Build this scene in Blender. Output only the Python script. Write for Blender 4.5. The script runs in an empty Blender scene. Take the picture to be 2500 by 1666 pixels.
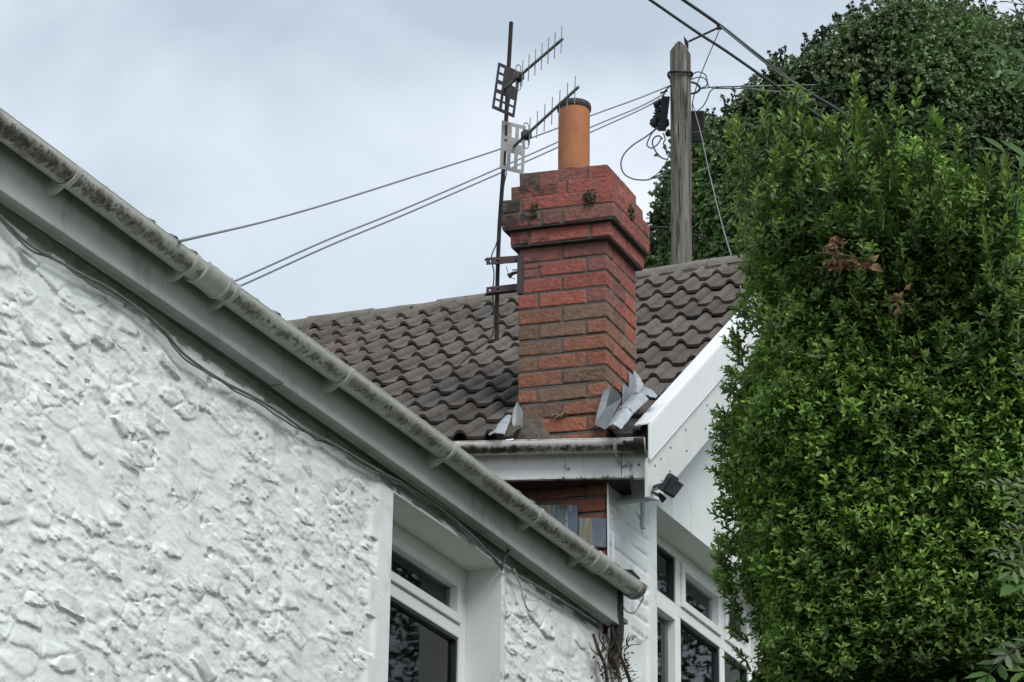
import bpy, math, random
import numpy as np
from mathutils import Vector, Matrix
random.seed(7); rng = np.random.default_rng(11)
scn = bpy.context.scene
C = scn.collection

# ------------------------------------------------------------------ camera
F = 7500.0; CX, CY = 1250.0, 833.0            # focal length and centre of the picture, in picture units (2500 wide)
TH = math.radians(23.4818); RO = math.radians(0.8297)
CAM = np.array([0, 0, 1.6])
FW = np.array([0, math.cos(TH), math.sin(TH)])
_R0 = np.array([1., 0, 0]); _U0 = np.array([0, -math.sin(TH), math.cos(TH)])
RT = math.cos(RO)*_R0 + math.sin(RO)*_U0
UP = -math.sin(RO)*_R0 + math.cos(RO)*_U0
cd = bpy.data.cameras.new('camera'); cam = bpy.data.objects.new('camera', cd); C.objects.link(cam)
cd.sensor_width = 36; cd.lens = F/2500*36; cd.clip_start = .1; cd.clip_end = 2000
M = Matrix.Identity(4)
for i in range(3):
    M[i][0] = RT[i]; M[i][1] = UP[i]; M[i][2] = -FW[i]; M[i][3] = CAM[i]
cam.matrix_world = M; scn.camera = cam

# ------------------------------------------------------------------ light
SUN_EL, SUN_AZ = 48, 150                      # soft sun behind cloud, behind the viewer
w = bpy.data.worlds.new('World'); scn.world = w; w.use_nodes = True
nt = w.node_tree; nt.nodes.clear()
def N(nt, t, **k):
    n = nt.nodes.new(t)
    for a, b in k.items(): setattr(n, a, b)
    return n
out = N(nt, 'ShaderNodeOutputWorld'); bg = N(nt, 'ShaderNodeBackground'); bg.inputs[1].default_value = .1
sky = N(nt, 'ShaderNodeTexSky', sky_type='NISHITA', sun_disc=False, sun_elevation=math.radians(SUN_EL), sun_rotation=math.radians(SUN_AZ))
tc = N(nt, 'ShaderNodeTexCoord'); mp = N(nt, 'ShaderNodeMapping'); mp.inputs['Scale'].default_value = (1, 1, 1.7); mp.inputs['Location'].default_value = (.35, .1, .2)
n1 = N(nt, 'ShaderNodeTexNoise'); n1.inputs['Scale'].default_value = 5.0; n1.inputs['Detail'].default_value = 5; n1.inputs['Roughness'].default_value = .48; n1.inputs['Distortion'].default_value = .5
rp = N(nt, 'ShaderNodeValToRGB'); e = rp.color_ramp.elements
e[0].position = .39; e[0].color = (3.0, 3.5, 4.05, 1); e[1].position = .65; e[1].color = (5.2, 5.55, 6.0, 1)
m_ = e.new(.5); m_.color = (3.9, 4.4, 4.92, 1)
mx = N(nt, 'ShaderNodeMix', data_type='RGBA'); mx.inputs[0].default_value = .93
L = nt.links.new
sx = N(nt, 'ShaderNodeSeparateXYZ'); L(tc.outputs['Generated'], sx.inputs[0])
zr = N(nt, 'ShaderNodeMapRange'); zr.inputs[1].default_value = .25; zr.inputs[2].default_value = .55; zr.inputs[3].default_value = .10; zr.inputs[4].default_value = -.07; L(sx.outputs[2], zr.inputs[0])
ad = N(nt, 'ShaderNodeMath', operation='ADD'); L(n1.outputs['Fac'], ad.inputs[0]); L(zr.outputs[0], ad.inputs[1])
L(tc.outputs['Generated'], mp.inputs[0]); L(mp.outputs[0], n1.inputs['Vector']); L(ad.outputs[0], rp.inputs[0])
L(sky.outputs[0], mx.inputs[6]); L(rp.outputs[0], mx.inputs[7]); L(mx.outputs[2], bg.inputs[0]); L(bg.outputs[0], out.inputs[0])
sd = bpy.data.lights.new('sun', 'SUN'); sd.energy = 1.5; sd.angle = math.radians(35); sd.color = (1, .97, .92)
so = bpy.data.objects.new('sun', sd); C.objects.link(so)
_e, _a = math.radians(SUN_EL), math.radians(SUN_AZ)
so.rotation_euler = Vector((-math.sin(_a)*math.cos(_e), -math.cos(_a)*math.cos(_e), -math.sin(_e))).to_track_quat('-Z', 'Y').to_euler()
so.location = (-10, -10, 30)
scn.view_settings.view_transform = 'Standard'; scn.view_settings.look = 'None'; scn.view_settings.exposure = .88; scn.view_settings.gamma = 1
scn.render.engine = 'CYCLES'

# ------------------------------------------------------------------ geometry helpers
def ray(x, y): return FW + RT*(x-CX)/F + UP*(CY-y)/F
def P(x, y, Z): return CAM + ray(x, y)*Z                       # a point at distance Z seen in direction (x, y)
def proj(p):
    d = np.asarray(p)-CAM; z = d@FW; return CX+F*(d@RT)/z, CY-F*(d@UP)/z, z
def hit(x, y, p0, n):
    d = ray(x, y); return CAM + d*((np.asarray(p0)-CAM)@n/(d@n))
def az(a): a = math.radians(a); return np.array([math.sin(a), math.cos(a), 0.])
ZU = np.array([0, 0, 1.])
def nrm(v): v = np.asarray(v, float); return v/np.linalg.norm(v)

def h2(ix, iy, s=0):
    v = (ix.astype(np.int64)*374761393 + iy.astype(np.int64)*668265263 + s*2147483647 + 12345) & 0xffffffff
    v = ((v ^ (v >> 13))*1274126177) & 0xffffffff
    v = ((v ^ (v >> 16))*2246822519) & 0xffffffff
    return ((v ^ (v >> 15)) & 0xffffff)/float(0xffffff)
def vn(x, y, s=0):
    ix = np.floor(x); iy = np.floor(y); fx = x-ix; fy = y-iy
    fx = fx*fx*(3-2*fx); fy = fy*fy*(3-2*fy)
    a = h2(ix, iy, s); b = h2(ix+1, iy, s); c = h2(ix, iy+1, s); d = h2(ix+1, iy+1, s)
    return (a*(1-fx)+b*fx)*(1-fy)+(c*(1-fx)+d*fx)*fy
def fbm(x, y, o=4, s=0, g=.5):
    t = 0; a = 1; n = 0
    for i in range(o):
        t = t+a*vn(x*2**i+i*17.3, y*2**i+i*9.1, s+i); n += a; a *= g
    return t/n
def fbm3(p, sc, o=3, s=0):
    x, y, z = p[:, 0]*sc, p[:, 1]*sc, p[:, 2]*sc
    return (fbm(x+.37*z, y-.29*z, o, s)+fbm(y+.31*x, z+.17*x, o, s+5)+fbm(z-.3*y, x+.23*y, o, s+9))/3
def worley(x, y, s=0, jit=.85):
    ix = np.floor(x); iy = np.floor(y)
    F1 = np.full(x.shape, 9.); F2 = np.full(x.shape, 9.); cx = np.zeros(x.shape); cy = np.zeros(x.shape); ci = np.zeros(x.shape); cj = np.zeros(x.shape)
    for i in (-1, 0, 1):
        for j in (-1, 0, 1):
            a = ix+i; b = iy+j
            px = a+.5+jit*(h2(a, b, s)-.5); py = b+.5+jit*(h2(a, b, s+1)-.5)
            d = np.hypot(x-px, y-py)
            n = d < F1
            F2 = np.where(n, F1, np.minimum(F2, d))
            F1 = np.where(n, d, F1); cx = np.where(n, px, cx); cy = np.where(n, py, cy); ci = np.where(n, a, ci); cj = np.where(n, b, cj)
    return F1, F2, x-cx, y-cy, ci, cj
def ss(a, b, x): t = np.clip((x-a)/(b-a), 0, 1); return t*t*(3-2*t)

class MB:
    def __init__(s): s.v = []; s.f = []; s.c = []; s.k = []; s.n = 0
    def add(s, v, f, c=(1, 1, 1), k=0.):
        v = np.asarray(v, float).reshape(-1, 3); m = len(v)
        s.v.append(v); s.f += [tuple(i+s.n for i in q) for q in f]
        c = np.asarray(c, float); s.c.append(np.broadcast_to(c, (m, 3)) if c.ndim == 1 else c)
        s.k.append(np.broadcast_to(np.asarray(k, float), (m,))); s.n += m
    def box(s, o, ax, ay, az_, c=(1, 1, 1), jit=0, k=0.):
        """box with corner o and three edge vectors"""
        o, ax, ay, az_ = map(np.asarray, (o, ax, ay, az_))
        v = [o, o+ax, o+ax+ay, o+ay, o+az_, o+ax+az_, o+ax+ay+az_, o+ay+az_]
        v = np.array(v, float)
        if jit: v += rng.uniform(-jit, jit, v.shape)
        f = [(0, 3, 2, 1), (4, 5, 6, 7), (0, 1, 5, 4), (1, 2, 6, 5), (2, 3, 7, 6), (3, 0, 4, 7)]
        if np.dot(np.cross(ax, ay), az_) < 0: f = [q[::-1] for q in f]
        s.add(v, f, c, k)
    def bar(s, a, b, wx, wy, side, c=(1, 1, 1)):
        """rectangular bar from a to b; side = direction of its wx width"""
        a, b = np.asarray(a, float), np.asarray(b, float); d = nrm(b-a); sx = nrm(np.asarray(side)-d*np.dot(side, d)); sy = np.cross(d, sx)
        s.box(a-sx*wx/2-sy*wy/2, sx*wx, sy*wy, b-a, c)
    def tube(s, pts, r, n=8, c=(1, 1, 1), cap=True, k=0.):
        pts = np.asarray(pts, float); m = len(pts); r = np.broadcast_to(np.asarray(r, float), (m,))
        t = np.gradient(pts, axis=0); t /= np.linalg.norm(t, axis=1)[:, None]+1e-12
        a = np.array([0, 0, 1.]) if abs(t[0][2]) < .9 else np.array([1., 0, 0])
        u = nrm(np.cross(t[0], a)); V = []
        for i in range(m):
            u = nrm(u-t[i]*np.dot(u, t[i])); w_ = np.cross(t[i], u)
            for j in range(n):
                q = 2*math.pi*j/n; V.append(pts[i]+r[i]*(math.cos(q)*u+math.sin(q)*w_))
        f = [(i*n+j, i*n+(j+1) % n, (i+1)*n+(j+1) % n, (i+1)*n+j) for i in range(m-1) for j in range(n)]
        if cap: f += [tuple(range(n))[::-1], tuple((m-1)*n+j for j in range(n))]
        s.add(V, f, c, k)
    def lathe(s, base, prof, n=32, c=(1, 1, 1), axis=ZU):
        base = np.asarray(base, float); u = nrm(np.cross(axis, [0.3, 1, .1])); w_ = np.cross(axis, u); V = []
        for r, z in prof:
            for j in range(n):
                q = 2*math.pi*j/n; V.append(base+axis*z+r*(math.cos(q)*u+math.sin(q)*w_))
        m = len(prof)
        s.add(V, [(i*n+j, i*n+(j+1) % n, (i+1)*n+(j+1) % n, (i+1)*n+j) for i in range(m-1) for j in range(n)], c)
    def prism(s, poly, ext, c=(1, 1, 1), k=0.):
        """flat polygon (list of points) given a thickness vector"""
        p = np.asarray(poly, float); n = len(p); e_ = np.asarray(ext, float)
        s.add(np.vstack([p, p+e_]), [tuple(range(n))[::-1], tuple(range(n, 2*n))]+[(i, (i+1) % n, n+(i+1) % n, n+i) for i in range(n)], c, k)
    def grid(s, G, c=(1, 1, 1), k=0., mask=None, flip=False):
        """G: (a, b, 3) points"""
        a, b = G.shape[:2]; I = np.arange(a*b).reshape(a, b)
        q = np.stack([I[:-1, :-1], I[1:, :-1], I[1:, 1:], I[:-1, 1:]], -1)
        q = q[mask] if mask is not None else q.reshape(-1, 4)
        if flip: q = q[:, ::-1]
        s.add(G.reshape(-1, 3), [tuple(r) for r in q.tolist()], c, np.asarray(k).reshape(-1) if np.ndim(k) else k)

def obj(name, mb, mat, parent=None, smooth=False, bevel=0, wn=False):
    v = np.vstack(mb.v); root = parent
    while root is not None and root.parent is not None: root = root.parent
    if root is not None: v = v-np.array(root.location)
    me = bpy.data.meshes.new(name); me.from_pydata(v.tolist(), [], mb.f); me.update()
    a = me.attributes.new('col', 'FLOAT_COLOR', 'POINT'); c = np.ones((len(v), 4)); c[:, :3] = np.vstack(mb.c); a.data.foreach_set('color', c.ravel())
    a = me.attributes.new('k', 'FLOAT', 'POINT'); a.data.foreach_set('value', np.concatenate(mb.k))
    me.materials.append(mat)
    if smooth: me.polygons.foreach_set('use_smooth', [True]*len(me.polygons))
    o = bpy.data.objects.new(name, me); C.objects.link(o)
    if parent is not None: o.parent = parent
    if smooth and smooth != 'all':
        me.set_sharp_from_angle(angle=math.radians(smooth if smooth is not True else 40))
    if bevel:
        b = o.modifiers.new('bevel', 'BEVEL'); b.width = bevel; b.segments = 2; b.limit_method = 'ANGLE'; b.angle_limit = math.radians(40)
    return o
def quads(name, V, col, mat, parent, per=4, faces=((0, 1, 2, 3),)):
    """many small identical leaves: V (n, per, 3), col (n, 3)"""
    n = len(V); root = parent
    while root is not None and root.parent is not None: root = root.parent
    v = V.reshape(-1, 3)-(np.array(root.location) if root is not None else 0)
    me = bpy.data.meshes.new(name); fs = np.array(faces); k = fs.shape[1]
    fi = (np.arange(n)[:, None, None]*per+fs[None]).reshape(-1)
    nf = n*len(fs)
    me.vertices.add(len(v)); me.vertices.foreach_set('co', v.ravel())
    me.loops.add(len(fi)); me.loops.foreach_set('vertex_index', fi.astype(np.int32))
    me.polygons.add(nf); me.polygons.foreach_set('loop_start', np.arange(nf, dtype=np.int32)*k)
    me.update(calc_edges=True); me.validate()
    a = me.attributes.new('col', 'FLOAT_COLOR', 'POINT'); c = np.ones((n, per, 4)); c[:, :, :3] = col[:, None, :]; a.data.foreach_set('color', c.ravel())
    me.materials.append(mat); me.polygons.foreach_set('use_smooth', [True]*len(me.polygons))
    o = bpy.data.objects.new(name, me); C.objects.link(o); o.parent = parent
    return o
def thing(name, label, cat, loc, group=None):
    o = bpy.data.objects.new(name, None); C.objects.link(o); o.location = tuple(loc); o.empty_display_size = .2
    o['label'] = label; o['category'] = cat
    if group: o['group'] = group
    bpy.context.view_layer.update()
    return o
def tag(o, label, cat, group=None):
    o['label'] = label; o['category'] = cat
    if group: o['group'] = group
    return o
def spline(pts, n=12):
    p = np.asarray(pts, float); q = np.vstack([2*p[0]-p[1], p, 2*p[-1]-p[-2]]); o = []
    for i in range(1, len(q)-2):
        for t in np.linspace(0, 1, n, endpoint=False):
            o.append(.5*((2*q[i])+(-q[i-1]+q[i+1])*t+(2*q[i-1]-5*q[i]+4*q[i+1]-q[i+2])*t*t+(-q[i-1]+3*q[i]-3*q[i+1]+q[i+2])*t**3))
    o.append(p[-1]); return np.array(o)

# ------------------------------------------------------------------ materials
def mat(name, base=(.5, .5, .5), rough=.6, var=.15, vs=6., bump=0., bs=40., stains=(), attr=False, metal=0., spec=.5, transl=0., bdist=.01, ns=(1, 1, 1), bdetail=6):
    """procedural surface: base colour (or the mesh's own 'col'), soft variation, patches of dirt, fine relief.
    stains: (colour, scale, threshold, softness, weight of attribute 'k', axis scale)"""
    m = bpy.data.materials.new(name); m.use_nodes = True; t = m.node_tree; t.nodes.clear(); L = t.links.new
    o = N(t, 'ShaderNodeOutputMaterial'); b = N(t, 'ShaderNodeBsdfPrincipled')
    b.inputs['Roughness'].default_value = rough; b.inputs['Metallic'].default_value = metal; b.inputs['Specular IOR Level'].default_value = spec
    g = N(t, 'ShaderNodeTexCoord'); geo = N(t, 'ShaderNodeNewGeometry'); pos = geo.outputs['Position']
    def noise(sc, det=5, ax=(1, 1, 1), off=0., r=.55):
        mp = N(t, 'ShaderNodeMapping'); mp.inputs['Scale'].default_value = ax; mp.inputs['Location'].default_value = (off, off*.7, off*.3); L(pos, mp.inputs[0])
        n = N(t, 'ShaderNodeTexNoise'); n.inputs['Scale'].default_value = sc; n.inputs['Detail'].default_value = det; n.inputs['Roughness'].default_value = r; L(mp.outputs[0], n.inputs['Vector']); return n.outputs['Fac']
    def mth(op, a, b_=None, clamp=False):
        n = N(t, 'ShaderNodeMath', operation=op, use_clamp=clamp)
        for i, q in enumerate((a, b_)):
            if q is None: continue
            if isinstance(q, (int, float)): n.inputs[i].default_value = q
            else: L(q, n.inputs[i])
        return n.outputs[0]
    if attr:
        at = N(t, 'ShaderNodeAttribute', attribute_name='col'); col = at.outputs['Color']
    else:
        rg = N(t, 'ShaderNodeRGB'); rg.outputs[0].default_value = (*base, 1); col = rg.outputs[0]
    if var:
        v = N(t, 'ShaderNodeMapRange'); v.inputs[1].default_value = .3; v.inputs[2].default_value = .7; v.inputs[3].default_value = 1-var; v.inputs[4].default_value = 1+var
        L(noise(vs, 6, ns), v.inputs[0])
        mm = N(t, 'ShaderNodeVectorMath', operation='SCALE'); L(col, mm.inputs[0]); L(v.outputs[0], mm.inputs['Scale']); col = mm.outputs[0]
    for i, (sc_, scale, th, soft, kw, ax) in enumerate(stains):
        f = noise(scale, 7, ax, 3.1*(i+1), .62)
        if kw:
            ka = N(t, 'ShaderNodeAttribute', attribute_name='k'); f = mth('ADD', f, mth('MULTIPLY', mth('SUBTRACT', ka.outputs['Fac'], .5), kw))
        r = N(t, 'ShaderNodeMapRange', interpolation_type='SMOOTHSTEP'); r.inputs[1].default_value = th; r.inputs[2].default_value = th+soft; L(f, r.inputs[0])
        x = N(t, 'ShaderNodeMix', data_type='RGBA'); L(r.outputs[0], x.inputs[0]); L(col, x.inputs[6]); x.inputs[7].default_value = (*sc_, 1); col = x.outputs[2]
    L(col, b.inputs['Base Color'])
    if bump:
        bn = N(t, 'ShaderNodeBump'); bn.inputs['Strength'].default_value = bump; bn.inputs['Distance'].default_value = bdist
        L(noise(bs, bdetail, ns), bn.inputs['Height']); L(bn.outputs[0], b.inputs['Normal'])
    sh = b.outputs[0]
    if transl:
        tr = N(t, 'ShaderNodeBsdfTranslucent'); L(col, tr.inputs[0]); ms = N(t, 'ShaderNodeMixShader'); ms.inputs[0].default_value = transl; L(sh, ms.inputs[1]); L(tr.outputs[0], ms.inputs[2]); sh = ms.outputs[0]
    L(sh, o.inputs[0]); return m
I3 = (1, 1, 1)
m_wall = mat('painted_rubble', attr=True, rough=.75, var=.06, vs=14, bump=.45, bs=110, bdist=.005, stains=[((.46, .45, .42), 14, .61, .12, 0, I3), ((.54, .55, .52), 5, .55, .2, 0, (1, 1, .25)), ((.36, .31, .25), 9, .70, .06, 0, I3)], bdetail=8)
m_smooth = mat('painted_render', (.76, .77, .76), .7, .06, 5, .25, 60, bdist=.006, stains=[((.45, .45, .42), 7, .62, .2, 0, (1, 1, .4))])
m_gable = mat('white_gable_paint', attr=True, rough=.7, var=.05, vs=4, bump=.3, bs=45, bdist=.008, stains=[((.50, .52, .52), 9, .57, .15, 0, (1, 1, .25)), ((.30, .30, .28), 16, .69, .05, 0, I3)])
m_fascA = mat('grey_fascia', (.385, .40, .385), .55, .12, 4, .1, 80, stains=[((.17, .165, .15), 5, .52, .3, 0, (1, 1, .5)), ((.40, .39, .36), 12, .60, .2, 0, (1, 1, .4)), ((.08, .08, .075), 26, .77, .05, 0, I3)])
m_gutA = mat('weathered_gutter', (.50, .505, .48), .55, .12, 7, .35, 150, bdist=.003, stains=[((.29, .275, .245), 9, .52, .22, .35, I3), ((.16, .143, .12), 30, .565, .22, .40, I3), ((.07, .062, .052), 52, .62, .16, .35, I3)])
m_gutB = mat('white_gutter_algae', (.68, .68, .65), .45, .06, 7, .2, 150, bdist=.002, stains=[((.30, .28, .21), 12, .56, .3, .5, I3), ((.035, .033, .028), 30, .60, .30, .7, I3)])
m_fascB = mat('white_fascia', (.66, .67, .66), .45, .05, 7, .05, 90, stains=[((.40, .39, .36), 9, .50, .25, .3, (2, 2, .3)), ((.07, .065, .06), 15, .56, .16, .5, (1.6, 1.6, .35))])
m_upvc = mat('white_upvc', (.80, .81, .80), .35, .03, 5, 0, stains=[((.5, .5, .47), 8, .66, .2, 0, I3)])
m_barge = mat('white_bargeboard', (.80, .82, .83), .4, .03, 5, 0, stains=[((.55, .56, .55), 6, .62, .25, 0, (1, 1, .3))])
m_tile = mat('concrete_tile', attr=True, rough=.9, var=.22, vs=18, bump=.6, bs=220, bdist=.004, stains=[((.03, .029, .026), 12, .58, .14, 0, I3), ((.16, .155, .13), 26, .62, .10, 0, I3), ((.035, .042, .02), 9, .68, .06, 0, I3)])
m_ridge = mat('ridge_concrete', (.17, .155, .135), .9, .2, 16, .8, 90, bdist=.012, stains=[((.04, .037, .03), 20, .63, .08, 0, I3), ((.24, .21, .12), 24, .67, .08, 0, I3)])
m_brick = mat('brick', attr=True, rough=.88, var=.24, vs=26, bump=.9, bs=45, bdist=.012, stains=[((.13, .095, .07), 14, .56, .18, .35, I3), ((.035, .028, .026), 8, .60, .14, .7, I3), ((.03, .025, .023), 28, .66, .08, .4, I3), ((.30, .235, .18), 36, .70, .06, 0, I3)])
m_mortar = mat('mortar', (.115, .098, .082), .95, .2, 30, .8, 120, bdist=.008, stains=[((.05, .045, .035), 14, .6, .15, .3, I3)])
m_pot = mat('orange_clay', (.36, .138, .060), .8, .14, 12, .3, 120, bdist=.004, stains=[((.26, .095, .05), 8, .50, .25, .2, (1, 1, .5)), ((.42, .24, .12), 8, .60, .2, 0, I3), ((.07, .045, .035), 16, .64, .12, 0, (1, 1, .25))])
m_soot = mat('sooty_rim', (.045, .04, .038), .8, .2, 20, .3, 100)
m_lead = mat('lead_sheet', (.34, .375, .40), .45, .15, 22, .3, 60, metal=.25, bdist=.006, stains=[((.50, .54, .57), 26, .60, .12, 0, I3), ((.13, .14, .15), 14, .66, .12, 0, I3)])
m_clad = mat('stained_metal_cladding', (.13, .17, .22), .5, .12, 12, .2, 60, metal=.2, stains=[((.27, .25, .13), 30, .50, .10, 0, (1, 1, .05)), ((.32, .36, .40), 40, .53, .1, 0, (1, 1, .07)), ((.06, .055, .05), 9, .60, .12, 0, I3)])
m_wood = mat('weathered_pole_wood', (.165, .15, .133), .9, .45, 30, 1., 70, ns=(1, 1, .05), bdist=.02, stains=[((.035, .03, .026), 18, .52, .08, .3, (1.6, 1.6, .09)), ((.36, .345, .31), 22, .62, .1, 0, (1, 1, .08))])
m_black = mat('black_plastic', (.022, .024, .027), .5, .1, 10, .1, 40)
m_cable = mat('cable_sheath', (.05, .055, .058), .6, .1, 20)
m_cableg = mat('grey_cable', (.16, .175, .18), .6, .1, 20)
m_cablew = mat('pale_cable', (.42, .43, .42), .6, .1, 20)
m_wallcable = mat('dirty_painted_cable', (.17, .175, .165), .8, .25, 20)
m_rust_and_shade = mat('rusty_iron_and_soffit_shade', (.055, .04, .045), .75, .25, 40, .4, 120, metal=.3, stains=[((.10, .055, .035), 20, .6, .15, 0, I3)])
m_alu = mat('dull_aluminium', (.22, .225, .22), .5, .12, 30, metal=.35)
m_aludark = mat('dark_aluminium', (.022, .02, .024), .8, .15, 30)
m_boom = mat('mossy_aluminium', (.17, .18, .14), .6, .2, 40, metal=.2, stains=[((.06, .07, .05), 30, .55, .1, 0, I3)])
m_moss = mat('moss', (.045, .055, .022), .95, .4, 60, .9, 120, bdist=.01)
m_leaf = mat('privet_leaf', attr=True, rough=.5, var=.0, spec=.32, transl=.25)
m_ivy = mat('ivy_leaf', attr=True, rough=.5, var=0, spec=.35, transl=.12)
m_dead = mat('dead_leaf', attr=True, rough=.8, var=0, transl=.2)
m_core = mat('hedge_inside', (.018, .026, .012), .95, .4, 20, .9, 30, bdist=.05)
m_bark = mat('bark', (.07, .055, .04), .9, .3, 30, .6, 80, ns=(1, 1, .3))
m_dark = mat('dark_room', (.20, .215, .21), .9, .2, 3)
m_curt = mat('net_curtain', (.75, .77, .77), .9, .06, 5, .15, 20, ns=(8, 8, .2))
m_ground = mat('ground_soil_grass', (.06, .075, .035), .95, .4, 2, .6, 12, stains=[((.10, .085, .065), 1.3, .55, .1, 0, I3)])
def glass_mat():
    m = bpy.data.materials.new('window_glass'); m.use_nodes = True; t = m.node_tree; t.nodes.clear()
    o = N(t, 'ShaderNodeOutputMaterial'); a = N(t, 'ShaderNodeBsdfTransparent'); a.inputs[0].default_value = (.86, .90, .90, 1)
    g = N(t, 'ShaderNodeBsdfGlossy'); g.inputs['Roughness'].default_value = .02; g.inputs[0].default_value = (.9, .95, .95, 1)
    fr = N(t, 'ShaderNodeFresnel'); fr.inputs[0].default_value = 1.45; ms = N(t, 'ShaderNodeMixShader')
    t.links.new(fr.outputs[0], ms.inputs[0]); t.links.new(a.outputs[0], ms.inputs[1]); t.links.new(g.outputs[0], ms.inputs[2]); t.links.new(ms.outputs[0], o.inputs[0]); return m
m_glass = glass_mat()

# ------------------------------------------------------------------ ground
g = MB(); xs = np.linspace(-300, 300, 61); X, Y = np.meshgrid(xs, xs+150, indexing='ij')
g.grid(np.stack([X, Y, 0*X], -1)); go = obj('ground', g, m_ground); go['kind'] = 'structure'
bpy.context.view_layer.update()

# ================================================================== HOUSE A (white rubble wall, left)
AZL = 26.39; dL = az(AZL); nA = az(AZL+90)
A0 = P(1500, 1600, 14.95); A0[2] = 0
def WA(s, z, o=0.): return A0+dL*s+ZU*z+nA*o
def onA(x, y, o=0.):
    p = hit(x, y, A0+nA*o, nA); return (p-A0)@dL, p[2]
SL, SR = -7.2, .05                              # the wall's two ends
ZF = 6.272                                      # underside of the fascia
W0, W1, WTOP, WBOT = -2.315, -1.275, 6.207, 4.75   # window opening
houseA = thing('white_cottage', 'long white cottage with lumpy painted rubble wall, grey fascia and mossy tiled roof edge', 'house', WA(-3, 0))

def dense(a, b, step): return list(np.arange(a, b-1e-6, step))
def wall_heights(S, Z):
    wx = .06*(fbm(S*5, Z*5, 3, 21)-.5); wz = .05*(fbm(S*5, Z*5, 3, 31)-.5)
    F1, F2, lx, ly, ci, cj = worley((S+wx)/.25, (Z+wz)/.125, 3, 1.)
    e_ = F2-F1; mk = ss(.02, .42, e_)
    r1, r2, r3, r4 = h2(ci, cj, 41), h2(ci, cj, 42), h2(ci, cj, 43), h2(ci, cj, 44)
    st = mk*(.003+.009*r1+.020*(r2-.5)*lx-.022*(r3-.25)*ly)*(.35+.9*r4)
    zone = ss(.34, .60, fbm(S*1.1+3, Z*1.6, 3, 51)+.10)
    def ledges(a, b, sd, den, amp):
        """flakes that swell downwards and end in a sharp lower lip"""
        q1, q2, u, v, qi, qj = worley((S+wx*1.3)/a+.25*Z/b*(sd % 3-1), (Z+wz*1.2)/b, sd, 1.)
        on = h2(qi, qj, sd+5) < den; k_ = h2(qi, qj, sd+6); t_ = h2(qi, qj, sd+7)-.5
        body = ss(.0, .16, q2-q1)*(.25+.75*ss(.55, -.45, v+t_*u*.6))
        return np.where(on, amp*(.35+.9*k_)*body, 0.), on*ss(.04, .2, q2-q1)*k_
    patch = ss(.46, .60, fbm(S*2.6+7, Z*3.8, 3, 55)+.05*zone)
    l1, o1 = ledges(.15, .07, 61, .38, .020)
    l2, o2 = ledges(.062, .034, 71, .45, .0125)
    l3, o3 = ledges(.026, .017, 82, .50, .0060)
    h = st*.55+l1*(.35+.45*zone)+l2*(.24+.46*patch)+l3*(.22+.5*patch)
    rid = 1-np.abs(2*fbm(S*9, Z*13, 4, 81)-1)
    h += patch*.006*(rid-.7)+.008*(fbm(S*2.2, Z*3, 3, 91)-.5)+.009*(fbm(S*13, Z*19, 4, 95)-.5)+.0024*(fbm(S*45, Z*60, 3, 97)-.5)
    ck = np.abs(fbm(S*3.1+2, Z*2.2+5, 4, 121)-.5); h -= .010*ss(.007, 0, ck)*ss(.50, .58, fbm(S*1.9, Z*2.2, 2, 131))
    pt2 = worley(S/.13, Z/.09, 141, 1.); h -= .028*ss(.12, .05, np.hypot(pt2[2], pt2[3]))*(h2(pt2[4], pt2[5], 8) > .93)
    pit = worley(S/.42, Z/.3, 111, 1.); h -= .04*ss(.06, .03, np.hypot(pit[2]*1.6, pit[3]*.8))*(h2(pit[4], pit[5], 3) > .70)
    h = h*.72; rough = np.clip(patch*.7+o1*.3, 0, 1); a1 = np.where(o2 > 0, o2, o1)
    return h, rough, (a1, r4)
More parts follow.
